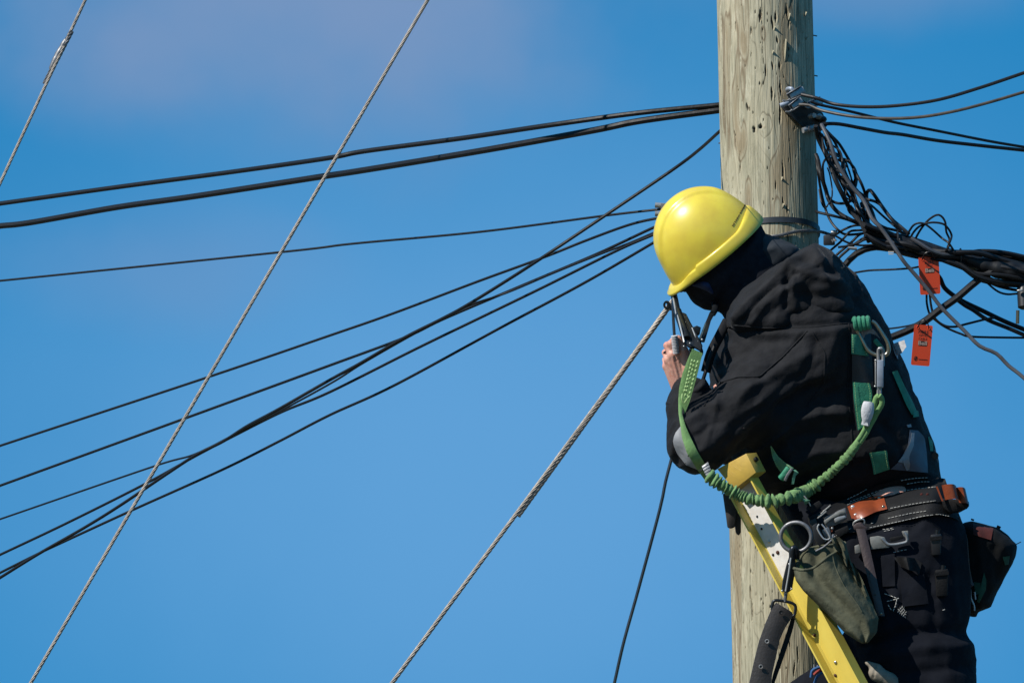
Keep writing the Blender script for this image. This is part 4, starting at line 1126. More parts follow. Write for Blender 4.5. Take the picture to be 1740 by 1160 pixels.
# ---- body (one continuous figure; bare skin shows at the hand)
head_c = at(1224, 450, .27)
fv = np.array((-.776, -.63, 0.0)); uv = np.array((-.63, .776, 0.0))
ct, stt = math.cos(rad(9)), math.sin(rad(9))
zv = np.array((0, 0, 1.0))
uv2 = uv * ct + zv * stt; lv = zv * ct - uv * stt
Rh = np.stack([fv, uv2, lv])
def hp(f, u, l): return head_c + fv * f * .92 + uv2 * u * .80 + lv * l
body_f = s_union([
    s_ell(head_c + uv2 * .02, (.098, .105, .076), Rh), s_ell(hp(.025, -.042, 0), (.068, .052, .056), Rh),
    s_cap(hp(.092, -.012, 0), .008, hp(.100, -.034, 0), .010),                       # nose
    s_cap(hp(.055, -.075, .014), .015, hp(.055, -.075, -.014), .015),                 # chin
    s_cap(hp(.088, -.062, .016), .007, hp(.088, -.062, -.016), .007),                 # lips
    s_cap(hp(.088, .014, .030), .010, hp(.088, .014, -.030), .010),                   # brow
    s_cap(hp(-.005, .005, .078), .010, hp(-.012, -.032, .076), .008), s_cap(hp(-.005, .005, -.078), .010, hp(-.012, -.032, -.076), .008),
    s_cap(hp(-.02, -.05, 0), .058, at(1335, 520, .29), .062),
    s_pillow([(1270, 520), (1400, 470), (1460, 520), (1540, 700), (1560, 830), (1450, 860), (1300, 780), (1265, 640)], 90, .11, .33),
    s_cap(at(1390, 600, .45), .062, at(1192, 748, .50), .046), s_cap(at(1192, 748, .50), .044, at(1160, 668, .435), .029),
    s_cap(at(1370, 600, .22), .060, at(1240, 745, .27), .044), s_cap(at(1240, 745, .27), .042, at(1214, 690, .32), .028),
    s_cap(at(1520, 880, .42), .085, at(1540, 1010, .475), .075), s_cap(at(1540, 1010, .475), .070, at(1580, 1290, .60), .045), s_cap(at(1580, 1290, .60), .045, at(1690, 1590, .735), .034),
    s_cap(at(1530, 1070, .42), .065, at(1376, 1202, .50), .050), s_cap(at(1378, 1200, .50), .050, at(1560, 1410, .56), .036),
], .02)
bv, bF = nets(body_f, at(1140, 1640, .1) - np.array((.05, .05, .05)), at(1740, 330, .1) + np.array((.05, .1, .75)), .011, 1)
# ---- gripping hand, finer, joined into the same mesh
def hand(px_pts):
    fs = []
    for pts, r0_, r1_ in px_pts:
        k_ = len(pts) - 1
        for i in range(k_):
            a = r0_ + (r1_ - r0_) * i / k_; b = r0_ + (r1_ - r0_) * (i + 1) / k_
            fs.append(s_cap(at(*pts[i]), a, at(*pts[i + 1]), b))
    return fs
wr = (1163, 674, .430)
metas = [([(1164, 660, .436), (1152, 604, .455)], .0135, .0105), ([(1158, 661, .437), (1142.5, 603, .455)], .0135, .0112), ([(1154, 662, .432), (1135.5, 611, .446)], .0125, .0106), ([(1151, 664, .425), (1132.5, 622, .430)], .012, .0098)]
fing = [([(1152, 604, .455), (1140, 584, .458), (1144, 579, .432), (1152, 590, .418)], .0102, .0076),
        ([(1142.5, 603, .455), (1134, 587, .447), (1139, 585, .415), (1149, 597, .402)], .0104, .0076),
        ([(1135.5, 611, .446), (1131, 599, .427), (1138, 598, .398), (1148, 607, .388)], .0098, .0072),
        ([(1132.5, 622, .430), (1131, 611, .408), (1138, 611, .385), (1147, 618, .380)], .0088, .0066)]
thumb = [([(1165, 652, .440), (1169, 622, .458), (1162, 596, .464), (1152.5, 575, .462)], .0150, .0085)]
hf = s_union(hand(metas + [([(1160, 668, .433), wr, (1166, 690, .435)], .022, .027)]), .010)
hf2 = s_union([s_union(hand(fing[i:i + 1]), .003) for i in range(4)] + [s_union(hand(thumb), .005)], .0025)
h_all = s_union([hf, hf2], .005)
hv, hF = nets(h_all, at(1120, 690, .36) - np.array((.01, .01, .01)), at(1180, 560, .36) + np.array((.01, .01, .125)), .0021, 2)
hn = vnormals(hv, hF); hq = to_px(hv)
dd = np.zeros(len(hv))
for pts, w_, a_ in [([(1152, 608), (1162, 655)], 2.0, .0010), ([(1143, 610), (1156, 655)], 2.0, .0011), ([(1137, 618), (1152, 656)], 2.0, .0009), ([(1147.5, 606), (1158, 650)], 2.2, -.0009), ([(1139.5, 611), (1153, 652)], 2.2, -.0009),
                    ([(1150, 601), (1154, 607)], 1.6, .0012), ([(1141, 600), (1144, 606)], 1.6, .0012), ([(1146, 614), (1156, 609)], 1.0, -.0006), ([(1138, 595), (1145, 592)], 1.0, -.0006), ([(1160, 601), (1167, 597)], 1.0, -.0007), ([(1158, 590), (1164, 587)], 1.0, -.0006), ([(1141, 628), (1150, 640), (1149, 655)], 1.2, .0008)]:
    dd += a_ * np.exp(-(line_dist(hq, pts) / w_) ** 2) * np.clip(hn[:, 2] + .2, 0, 1)
dd += .0003 * fbm(hv[:, 0] * 260, hv[:, 1] * 260, hv[:, 2] * 260, 3, 4)
hv = hv + hn * dd[:, None]
# the other hand, behind the sleeve, gripping the hook
metas2 = [([(1232, 723, .345), (1222, 678, .36)], .013, .0105), ([(1228, 724, .335), (1218, 680, .345)], .013, .0105), ([(1225, 726, .325), (1216, 686, .33)], .012, .010), ([(1222, 728, .318), (1215, 694, .318)], .012, .0095)]
fing2 = [([(1222, 678, .36), (1214, 662, .38), (1218, 658, .40), (1224, 666, .405)], .0098, .0075), ([(1218, 680, .345), (1209, 668, .365), (1212, 664, .39), (1219, 672, .398)], .0098, .0075), ([(1216, 686, .33), (1207, 678, .352), (1210, 674, .378), (1217, 681, .388)], .0095, .007), ([(1215, 694, .318), (1207, 688, .338), (1209, 684, .362), (1216, 690, .372)], .0085, .0065), ([(1234, 713, .35), (1238, 688, .375), (1230, 668, .39)], .0135, .0085)]
h2 = s_union([s_union(hand(metas2 + [([(1230, 730, .33), (1240, 757, .30)], .022, .027)]), .010)] + [s_union(hand(f_ if isinstance(f_, list) else [f_]), .003) for f_ in fing2], .004)
gv, gF = nets(h2, at(1196, 768, .29) - np.array((.01, .01, .01)), at(1254, 640, .29) + np.array((.01, .01, .135)), .0032, 2)
allv = np.concatenate([bv, hv, gv]); allF = np.concatenate([bF, hF + len(bv), gF + len(bv) + len(hv)])
soft('body', (allv, allF), M['skin'], person)
# eyes under the brim
for l_ in (.031, -.031):
    eyes = MB()
    c_ = Vector(to_world(hp(.082, -.002, l_)[None])[0]); eyes.ball(c_, R_ * .011, U_ * .011, N_ * .011, 12, 8)
    eyes.build('eye', M['white_print'], person)
# ---- balaclava / neck warmer
kf = s_union([s_ell(head_c + uv2 * .012, (.104, .112, .084), Rh), s_ell(hp(.028, -.040, 0), (.080, .062, .066), Rh), s_cap(hp(.094, -.014, 0), .012, hp(.100, -.030, 0), .012), s_pillow([(1164, 489), (1178, 493), (1200, 506), (1222, 516), (1232, 545), (1262, 560), (1330, 510), (1330, 440), (1302, 402), (1291, 378), (1262, 395), (1215, 430), (1185, 462)], 50, .085, .27),
              s_cap(hp(-.02, -.05, 0), .066, at(1330, 510, .29), .075)], .02)
kv = nets(kf, at(1150, 580, .12), at(1360, 330, .12) + np.array((0, 0, .32)), .006, 2)
kv = (wrinkle(kv[0], kv[1], [([(1215, 500), (1262, 440), (1290, 405)], 8, .004), ([(1232, 530), (1275, 470)], 7, -.004), ([(1205, 490), (1240, 455)], 6, .003)], .003, 16, 12), kv[1])
bal = soft('balaclava', kv, M['knit'], person)
mk = nets(s_union([s_pillow([(1166, 486), (1182, 491), (1202, 502), (1224, 514), (1214, 470), (1190, 470)], 22, .075, .285)], .01), at(1155, 530, .15), at(1240, 455, .15) + np.array((0, 0, .28)), .005, 1)
soft('face_mask', mk, M['mask'], bal)

# ---- jacket
TORSO = [(1238, 530), (1222, 575), (1206, 612), (1205, 660), (1230, 700), (1236, 760), (1246, 800), (1275, 838), (1340, 862), (1400, 876), (1440, 880), (1520, 850), (1601, 822), (1594, 785), (1580, 738), (1563, 690), (1541, 632), (1516, 575), (1493, 522), (1465, 482), (1440, 455), (1415, 432), (1385, 420), (1340, 440), (1290, 470)]
jf = s_union([s_pillow(TORSO, 120, .185, .325), s_cap(at(1398, 592, .44), .100, at(1290, 676, .475), .085), s_cap(at(1290, 676, .475), .085, at(1192, 748, .50), .072),
              s_cap(at(1188, 750, .50), .071, at(1170, 690, .455), .050), s_cap(at(1170, 690, .455), .049, at(1170, 668, .44), .049),
              s_cap(at(1370, 600, .25), .085, at(1240, 742, .275), .066), s_cap(at(1240, 742, .275), .062, at(1216, 695, .32), .045),
              s_ell(at(1385, 745, .42), (.13, .085, .09))], .03)
jv, jF = nets(jf, at(1115, 905, .04), at(1625, 395, .04) + np.array((.02, .02, .62)), .0062, 2)
JF = [([(1240, 690), (1285, 655), (1335, 622), (1372, 602)], 8, .006), ([(1250, 722), (1300, 690), (1352, 640)], 8, -.006), ([(1215, 690), (1245, 670), (1275, 655)], 7, .005),
      ([(1170, 770), (1200, 762), (1228, 736)], 6, .006), ([(1162, 742), (1190, 738), (1212, 716)], 6, -.005), ([(1195, 762), (1206, 730), (1220, 690), (1222, 655)], 3.5, .005), ([(1180, 700), (1200, 690), (1225, 690)], 6, .004),
      ([(1150, 720), (1170, 715), (1190, 705)], 5, .004), ([(1148, 745), (1165, 752)], 5, .004), ([(1290, 640), (1330, 605), (1368, 566)], 2.5, -.004), ([(1205, 640), (1250, 622), (1300, 618)], 7, .006), ([(1225, 660), (1262, 645), (1300, 640)], 6, -.005),
      ([(1300, 760), (1350, 715), (1400, 702), (1438, 705)], 12, .014), ([(1240, 790), (1280, 735), (1330, 690), (1380, 660)], 11, -.012), ([(1330, 690), (1360, 665), (1395, 655)], 8, -.006), ([(1310, 770), (1350, 740), (1395, 735)], 8, -.007),
      ([(1345, 790), (1385, 770), (1430, 765)], 8, .007), ([(1370, 810), (1420, 790), (1460, 785)], 7, -.006), ([(1330, 730), (1345, 770), (1340, 810)], 7, .006),
      ([(1440, 560), (1428, 610), (1412, 665), (1400, 700)], 8, -.006), ([(1420, 570), (1402, 620), (1380, 668)], 8, .005), ([(1388, 580), (1376, 620), (1350, 660)], 7, -.005), ([(1445, 560), (1442, 640), (1446, 720)], 5, -.006),
      ([(1520, 620), (1545, 680), (1562, 740)], 8, .006), ([(1500, 720), (1530, 760), (1545, 800)], 8, -.007), ([(1236, 550), (1300, 555), (1380, 552), (1444, 546)], 6, -.008), ([(1238, 562), (1300, 568), (1380, 566), (1440, 560)], 7, .006),
      ([(1255, 575), (1290, 600)], 8, .004), ([(1300, 580), (1340, 575)], 8, -.004)]
jv = wrinkle(jv, jF, JF, .0045, 11, 33, crease=(rad(38), 19, .22, .0065))
jacket = soft('jacket', (jv, jF), M['jacket'], person)
HOOD = [(1232, 556), (1240, 520), (1262, 490), (1300, 462), (1335, 442), (1362, 424), (1386, 414), (1412, 425), (1437, 452), (1456, 492), (1462, 525), (1452, 548), (1410, 556), (1340, 556), (1285, 560), (1250, 566)]
hv_, hF_ = nets(s_union([s_pillow(HOOD, 46, .135, .372), s_cap(at(1265, 535, .47), .022, at(1355, 455, .46), .026), s_cap(at(1255, 548, .46), .02, at(1330, 545, .49), .024)], .02), at(1215, 585, .18), at(1485, 395, .18) + np.array((0, 0, .38)), .0055, 2)
HFo = [([(1246, 540), (1275, 505), (1310, 475), (1345, 447)], 5, .008), ([(1262, 545), (1290, 508), (1322, 482), (1352, 465)], 4.5, -.009), ([(1278, 548), (1302, 515), (1330, 492), (1360, 480)], 5, .008), ([(1334, 466), (1338, 490), (1335, 520)], 6, -.009), ([(1345, 470), (1352, 505), (1352, 530)], 6, .006),
       ([(1365, 440), (1390, 450), (1420, 462)], 7, -.007), ([(1350, 455), (1385, 468), (1430, 480)], 7, .006), ([(1360, 500), (1400, 505), (1450, 500)], 8, -.006), ([(1350, 525), (1400, 530), (1448, 525)], 8, .006), ([(1384, 418), (1398, 440), (1402, 470)], 6, .005), ([(1320, 460), (1350, 440), (1380, 424)], 4, .006)]
hv_ = wrinkle(hv_, hF_, HFo, .003, 15, 51, crease=(rad(42), 28, .20, .0050))
hood = soft('hood', (hv_, hF_), M['hood'], jacket)
cv = nets(s_pillow([(1284, 392), (1298, 396), (1322, 404), (1352, 418), (1368, 434), (1330, 470), (1290, 470), (1278, 430)], 22, .085, .25), at(1265, 490, .12), at(1385, 380, .12) + np.array((0, 0, .26)), .005, 2)
cv = (wrinkle(cv[0], cv[1], [([(1290, 430), (1320, 418), (1350, 424)], 6, .004)], .003, 18, 3), cv[1])
soft('collar', cv, M['collar'], jacket)
CUFF = [(1131, 683), (1148, 672), (1172, 656), (1197, 640), (1206, 656), (1196, 684), (1160, 704), (1136, 703)]
cu = nets(s_pillow(CUFF, 13, .052, .45), at(1122, 715, .36), at(1212, 630, .36) + np.array((0, 0, .18)), .0035, 2)
soft('cuff', (wrinkle(cu[0], cu[1], [([(1136, 690), (1165, 680), (1195, 662)], 3, -.003)], .002, 25, 8), cu[1]), M['jacket'], jacket)
# ---- trousers
TRO = [(1318, 838), (1420, 850), (1470, 850), (1540, 832), (1600, 815), (1626, 858), (1641, 900), (1648, 960), (1650, 1040), (1641, 1072), (1652, 1094), (1658, 1125), (1662, 1165), (1680, 1260), (1730, 1420), (1762, 1590), (1660, 1610), (1600, 1460), (1530, 1290), (1490, 1190), (1470, 1145), (1450, 1094), (1446, 1062), (1426, 1032), (1404, 998), (1378, 952), (1352, 908), (1334, 872)]
tf = s_union([s_pillow(TRO, 80, .135, .525, 0, .00045), s_cap(at(1530, 1070, .42), .085, at(1374, 1200, .50), .068), s_cap(at(1374, 1200, .50), .066, at(1560, 1410, .56), .055)], .02)
tv, tF = nets(tf, at(1300, 1630, .2), at(1790, 800, .2) + np.array((.02, .02, .75)), .0085, 2)
tv = wrinkle(tv, tF, [([(1460, 1100), (1540, 1070), (1640, 1074)], 8, -.012), ([(1470, 1130), (1560, 1100), (1650, 1098)], 9, .008), ([(1480, 1150), (1560, 1140), (1655, 1130)], 8, -.007), ([(1520, 1000), (1530, 1060)], 8, .006), ([(1580, 980), (1590, 1060)], 9, -.006), ([(1620, 960), (1628, 1050)], 8, .005)], .005, 10, 61, crease=(rad(70), 14, .35, .006))
trousers = soft('trousers', (tv, tF), M['trouser'], person)
surface(jacket, hood, trousers)
for ln in ([(1216, 652), (1255, 640), (1290, 640), (1330, 606), (1372, 562)], [(1196, 690), (1210, 668), (1220, 650)], [(1378, 560), (1402, 600), (1400, 650), (1372, 690)], [(1442, 548), (1443, 600), (1440, 660), (1446, 720), (1450, 790)], [(1240, 552), (1300, 557), (1380, 556), (1444, 549)]):
    sp_ = spline([on(*lerp_line(ln, k / 24), .0) for k in range(25)], .004)
    MB().tube(sp_, .0022, 6).build('seam', M['jacket'], jacket)
for j_, (bx, by, bc_) in enumerate(((1700, 1612, .77), (1560, 1425, .57))):
    bo = MB()
    a = B(bx, by, bc_)
    bo.tube([a + Vector((.02, 0, .16)), a + Vector((.02, 0, .06)), a + Vector((.015, 0, .0))], [.062, .055, .056], 14)
    bo.ball(a + Vector((-.05, 0, -.025)), (.16, 0, 0), (0, .052, 0), (0, 0, .048), 18, 10)
    b_ = bo.build('boot', M['boot'], person)
    MB().box(a + Vector((-.05, 0, -.07)), (.155, 0, 0), (0, .05, 0), (0, 0, .014)).build('sole', M['rubber'], b_, bevel=.01)

# ---- hard hat
hc_ = B(1212.5, 437, .27); hs = S * (R0 - .27) / R0 * .972
def Wv(q): return R_ * q[0] + U_ * q[1] + N_ * q[2]
hF3, hU3, hL3 = Wv(fv), Wv(uv2), Wv(lv)
def H(f, u, l): return hc_ + (hF3 * f + hU3 * u + hL3 * l) * hs
def sm(a, b, x):
    t = max(0, min(1, (x - a) / (b - a))); return t * t * (3 - 2 * t)
NA = 120; dome = MB(); rows = []
for i in range(45):
    e = math.pi / 2 * i / 44
    row = []
    for j in range(NA + 1):
        a = 2 * math.pi * j / NA
        ca, sa = math.cos(a), math.sin(a)
        r = math.cos(e) ** .97; h = math.sin(e) ** .97 if e > 0 else 0
        f_ = -9 + 95 * r * ca; l_ = 77 * r * sa; u_ = 2 + 121 * h
        # raised crest fore and aft, with a shallow step at each side
        lat = abs(l_) / 77
        cr_ = 3.6 * (1 - sm(.30, .38, lat + .10 * max(0, -ca) * r)) * sm(.30, .62, h) * (1 - .5 * sm(.75, 1.0, -f_ / 95))
        cr_ += 1.4 * (1 - sm(.10, .15, lat)) * sm(.5, .8, h)
        nrm = Vector((f_ / 95, u_ / 121, l_ / 77)).normalized()
        row.append(H(f_ + nrm.x * cr_, u_ + nrm.y * cr_, l_ + nrm.z * cr_))
    rows.append(row)
dome.grid(rows)
shell = dome.build('hard_hat', M['helmet'], person, angle=70)
brim = MB(); rows = []
prof = [(0.0, 1.0, 0), (2.2, 1.02, 0), (4.6, .94, 0), (5.4, .80, 0), (6.2, .45, 0), (7.0, .08, 0), (6.0, -.06, 0), (3.5, -.08, 0), (-3.0, .10, 0), (-4.0, .6, 0)]
for k, (ro, uf, _) in enumerate(prof):
    row = []
    for j in range(NA * 2 + 1):
        a = math.pi * j / NA
        ca, sa = math.cos(a), math.sin(a)
        hgt = 20 + 13 * sm(.45, 1.0, -ca) - 6 * sm(.55, .9, ca)
        st_ = sm(.46, .50, ca)                                         # the step where the band turns into the visor
        fwd = 9 * sm(.45, 1.0, ca) * (1 if ro > 0 else .2) * (1.0 if uf < .7 else .35)
        hgt -= 4.0 * st_
        # the band hugs the shell at its own height
        hh = max(0, min(.98, (uf * hgt - 0) / 121)); rr = math.sqrt(1 - hh * hh)
        rr_ = ro + (1.6 * st_ if ro > 4 else 0)
        f_ = -9 + (95 * rr + rr_ + fwd) * ca; l_ = (77 * rr + rr_) * sa; u_ = uf * hgt - 3.0 * sm(.5, 1.0, ca)
        row.append(H(f_, u_, l_))
    rows.append(row)
brim.grid(rows)
brim_o = brim.build('brim', M['helmet'], shell, angle=50)
surf_body = SURF[:]
SURF.clear(); surface(shell)
tx, ty = .50, -.866
def hl(x, y):
    px = 1255.5 + (x * tx + y * -.866) / S; py = 366 + (x * ty + y * -.50) / S
    return on(px, py, .0012)
letters('Bell Solutions techniques', .0062, hl, .00022).build('lettering', M['print'], shell, smooth=False)
SURF.clear(); SURF += surf_body
# ================================================================== HARNESS, BELT AND TOOLS
def on_pts(line, n, lift):
    return [on(*lerp_line(line, i / n), lift) for i in range(n + 1)]
def thread(mb, line, r=.0009, dash=.0065, gap=.0035, lift=.003, n=40, pts=None):
    """a row of stitches"""
    p = pts if pts else on_pts(line, n, lift)
    acc = 0; cur = [p[0]]; onn = True
    for a, b in zip(p[:-1], p[1:]):
        L_ = (b - a).length; pos = 0
        while pos < L_:
            lim = dash if onn else gap
            stp = min(lim - acc, L_ - pos)
            pos += stp; acc += stp
            q = a + (b - a) * (pos / L_)
            if onn: cur.append(q)
            if acc >= lim - 1e-9:
                if onn and len(cur) > 1: mb.tube([cur[0], cur[-1]], r, 5)
                onn = not onn; acc = 0; cur = [q]
    return mb
# ---- reflective patches on the jacket
drape([(1158, 722), (1146, 737), (1143, 752), (1150, 770), (1166, 790)], [(1160, 722), (1163, 745), (1172, 765), (1185, 785), (1198, 803)], 10, 4, .004).build('reflective_band', M['reflective'], jacket)
drape([(1546, 730), (1543, 757), (1527, 785), (1513, 797)], [(1560, 731), (1571, 742), (1575, 770), (1577, 803)], 12, 8, .005, smooth=1).build('lining_panel', M['panel'], jacket)
drape([(1549, 735), (1547, 752), (1534, 775), (1526, 784)], [(1554, 735), (1553, 756), (1545, 775), (1546, 790)], 8, 2, .008).build('reflective_band', M['reflective'], jacket)
drape([(1534, 782), (1537, 792), (1541, 800)], [(1544, 780), (1547, 788), (1545, 797)], 4, 3, .010).build('reflective_band', M['reflective'], jacket)
drape([(1541, 722), (1543, 726)], [(1548, 720), (1549, 725)], 2, 2, .008).build('reflective_band', M['reflective'], jacket)
MB().prism([on(1517, 584, .012), B(1536.5, 577.5, .40), B(1540, 589, .40), B(1532, 600, .40), on(1526, 603, .014)], N_ * .001).build('care_label', M['tape'], jacket)
MB().prism([on(1516, 585, .01), on(1526, 602, .012), on(1526, 611, .008), on(1520, 600, .008)], N_ * .001).build('care_label', M['reflective'], jacket)

# ---- harness (worn): webbing, back pad, D ring
harness = MB()
hp_ = drape([(1446, 566), (1448, 610), (1448, 650), (1450, 690), (1456, 735)], [(1480, 566), (1482, 610), (1484, 650), (1484, 690), (1486, 720)], 16, 4, .007, .003, smooth=1)
hn_ = hp_.build('harness', M['black_plastic'], person)
def web(name, A, Bl, m='teal', nu=10, nv=6, lift=.011, par=None, edge=True, th=.0022, sm_=1, stm='thread'):
    o = drape(A, Bl, nu, nv, lift, th, sm_).build(name, M[m], par or hn_)
    if edge:
        mb = MB()
        for q in (.10, .90):
            lineq = [tuple(np.array(lerp_line(A, i / 8)) * (1 - q) + np.array(lerp_line(Bl, i / 8)) * q) for i in range(9)]
            thread(mb, lineq, .0006, .003, .003, lift + .0035)
        if mb.v: mb.build('stitching', M[stm], o)
    return o
web('back_strap', [(1447, 568), (1447, 585), (1447, 601)], [(1464, 568), (1470, 585), (1476, 605)], stm='lime_light')
web('back_strap', [(1449, 649), (1451, 680), (1455, 712), (1458, 731)], [(1478, 651), (1482, 668), (1480, 695), (1479, 716)], stm='lime_light')
web('waist_strap', [(1477, 769), (1482, 788), (1485, 806)], [(1507, 765), (1509, 780), (1512, 797)], lift=.013, stm='lime_light')
web('side_strap', [(1516, 632), (1528, 660), (1541, 690), (1550, 705)], [(1525, 629), (1537, 655), (1551, 682), (1559, 700)], edge=False, lift=.010)
web('side_strap', [(1552, 700), (1552, 709)], [(1560, 697), (1562, 707)], edge=False, lift=.014)
web('front_strap', [(1309.5, 758), (1312, 775), (1318, 790), (1327, 803)], [(1311, 758), (1322, 775), (1336, 787), (1349, 795)], 'teal_pale', lift=.02, stm='lime_light')
MB().tube([B(1327, 813, .585), B(1333, 806, .592), B(1341, 795, .592)], .0085, 10, flat=.6).build('strap_roll', M['teal'], hn_)
MB().tube([B(1334, 816, .60), B(1338, 807, .603), B(1346, 796, .60)], .0035, 6).build('buckle_bar', M['dull_steel'], hn_)
MB().grid([[B(1343, 797, .60), B(1352, 798, .598)], [B(1350, 800, .602), B(1357, 803, .598)], [B(1346, 812, .60), B(1352, 808, .598)], [B(1345, 822, .598), B(1349, 822, .598)]], N_ * .002).build('strap_end', M['teal_pale'], hn_)
web('leg_strap', [(1366, 832), (1369, 822), (1376, 815)], [(1372, 838), (1379, 828), (1386, 820)], edge=False, lift=.02)
MB().grid([[B(1363, 846, .60), B(1372, 848, .60)], [B(1366, 852, .60), B(1376, 849, .60)], [B(1368, 858, .59), B(1378, 850, .59)]], N_ * .002).build('strap_end', M['teal_pale'], hn_)
web('side_strap', [(1577, 742), (1579, 752), (1581, 766)], [(1583, 742), (1585, 752), (1586, 766)], edge=False, lift=.006)
# little lock buckle at the jacket's edge
MB().box(B(1586, 769, .36), R_ * .006, U_ * .008, N_ * .010).build('lock_buckle', M['dull_steel'], hn_, bevel=.0015)
MB().cyl(B(1589, 774, .37), B(1589, 774, .39), .0085, n=16).build('lock_knob', M['dark_steel'], hn_)
MB().box(B(1590, 786, .36), R_ * .004, U_ * .010, N_ * .006).build('lock_tongue', M['steel'], hn_, bevel=.001)
# D ring plate
def dring_pt(px, py, l=.03): return on(px, py, 0).lerp(on(1482, 590, 0), .6) + N_ * l
dz = on(1482, 590, 0); dzc = abc(dz)[2]
RG = [(1451.5, 549), (1462, 573), (1475, 595), (1489, 603), (1502, 604.5), (1509.5, 597), (1508, 582), (1499, 567), (1488, 551), (1481, 546)]
rg = MB().tube(spline([B(x, y, dzc + .035 + .0 * i) for i, (x, y) in enumerate(RG)], .004), .0052, 10)
rg.build('back_ring', M['brass_steel'], hn_)
MB().prism([B(x, y, dzc + .032) for x, y in ((1455, 557), (1467, 560), (1483, 558), (1490, 566), (1496, 576), (1488, 569), (1478, 566), (1470, 569), (1467, 577), (1470, 588), (1462, 573))], N_ * .0015).build('ring_plate', M['dull_steel'], hn_)
st_ = MB()
for k in range(4):
    x0 = 1452 + k * 7.4
    st_.tube(spline([B(x0 - 1, 545 - k * .5, dzc + .038), B(x0, 541 - k * .4, dzc + .045), B(x0 + 1, 546, dzc + .050), B(x0 + 2, 555, dzc + .048), B(x0 + 3, 560 - abs(k - 1) * 2, dzc + .042)], .003), .0060, 8)
st_ = st_.build('gathered_webbing', M['teal'], hn_)
MB().tube(spline([B(1487, 578, dzc + .025), B(1492, 584, dzc + .03), B(1497, 590, dzc + .028), B(1500, 596, dzc + .02)], .003), .0058, 8).build('gathered_webbing', M['teal'], hn_)

# ---- lanyard: carabiner, webbing, elastic shock absorber, scaffold hook
lan = thing('lanyard', 'green elastic lanyard looping from the back ring to the black hook in the hand', 'lanyard', B(1497, 600, dzc + .05))
cz = dzc + .052
cara = MB().tube(spline([B(1493, 622, cz), B(1492.5, 600, cz), B(1494, 592, cz + .004), B(1498, 592, cz + .004), B(1500.5, 600, cz), B(1500, 622, cz)], .003), .0042, 10).build('carabiner', M['steel'], lan)
MB().box(B(1495.5, 634.5, cz), R_ * .0078, U_ * .0325, N_ * .0078).build('lock_sleeve', M['pin'], cara, bevel=.0022)
MB().box(B(1487.5, 633, cz - .002), R_ * .0012, U_ * .028, N_ * .004).build('gate', M['chrome'], cara, bevel=.0005, seg=1)
for x, y in ((1488, 612), (1487, 656), (1499, 657)): MB().ball(B(x, y, cz + .003), R_ * .0028, U_ * .0028, N_ * .0028, 10, 8).build('pivot', M['chrome'], cara)
MB().tube(spline([B(1492.5, 655, cz), B(1492, 668, cz), B(1491, 679, cz), B(1494, 682, cz), B(1496.5, 679, cz), B(1496, 668, cz), B(1495.5, 655, cz)], .003), .0036, 10).build('lower_bow', M['steel'], cara)
# sewn end loop
for pts in ([(1494, 672, .012), (1489, 676, .010), (1485.5, 688, .006), (1483, 699, .004), (1476, 712, .004)], [(1494, 672, .016), (1498, 677, .012), (1498.5, 686, .010), (1492, 698, .008), (1485, 710, .006)]):
    MB().tube(spline([B(x, y, cz + l) for x, y, l in pts], .004), .0068, 10, flat=.75).build('end_loop', M['lime'], lan)
# white taped label
tp = MB(); sp = [B(1476, 683, cz + .022), B(1475, 690, cz + .024), B(1473.5, 703, cz + .024), B(1472, 715, cz + .022), B(1470, 722, cz + .018)]
tp.tube(spline(sp, .005), [.0100 + .0055 * math.sin(math.pi * min(1, (i + 1) / 9)) for i in range(len(spline(sp, .005)))], 14, flat=.5).build('taped_label', M['tape'], lan)
MB().grid([[B(1464, 717, cz + .02), B(1474, 718, cz + .026)], [B(1463, 721, cz + .02), B(1475, 723, cz + .026)]], N_ * .002).build('taped_label', M['tape'], lan)
LP = [(1484, 708), (1476, 722), (1469, 736), (1461, 748), (1452, 760), (1440, 776), (1420, 796), (1398, 815), (1372, 833), (1340, 846), (1300, 851), (1265, 845), (1238, 831), (1216, 816), (1203, 806)]
def lan_c(px, py):
    q = abc(on(px, py, .020, .60))[2]
    return max(q, abc(webpt(px, py))[2] + .036) if px < 1345 else q
path = [B(x, y, lan_c(x, y)) for x, y in LP]
sp = spline(path, .0012)
pp = np.array([tuple(q) for q in sp]); cs_ = np.concatenate([[0], np.cumsum(np.linalg.norm(np.diff(pp, axis=0), axis=1))]); cs_ /= cs_[-1]
# depth is smoothed so that the strap hangs clear
kk = 60; dep = np.array([abc(Vector(q))[2] for q in pp]); pad = np.pad(dep, kk, 'edge'); dep2 = np.convolve(pad, np.ones(2 * kk + 1) / (2 * kk + 1), 'valid')
pp = pp + (dep2 - dep)[:, None] * np.array(N_)[None]
pxl = np.array([lerp_line(LP, t)[0] for t in cs_])
i0 = np.argmax(pxl < 1462); 
seg = pp[:i0 + 40]
MB().tube([q + np.array(R_) * .004 for q in seg], .0062, 10, flat=.7).build('plain_webbing', M['lime'], lan)
MB().tube([q - np.array(R_) * .005 + np.array(N_) * .002 for q in seg[: int(len(seg) * .8)]], .0055, 10, flat=.7).build('plain_webbing', M['lime'], lan)
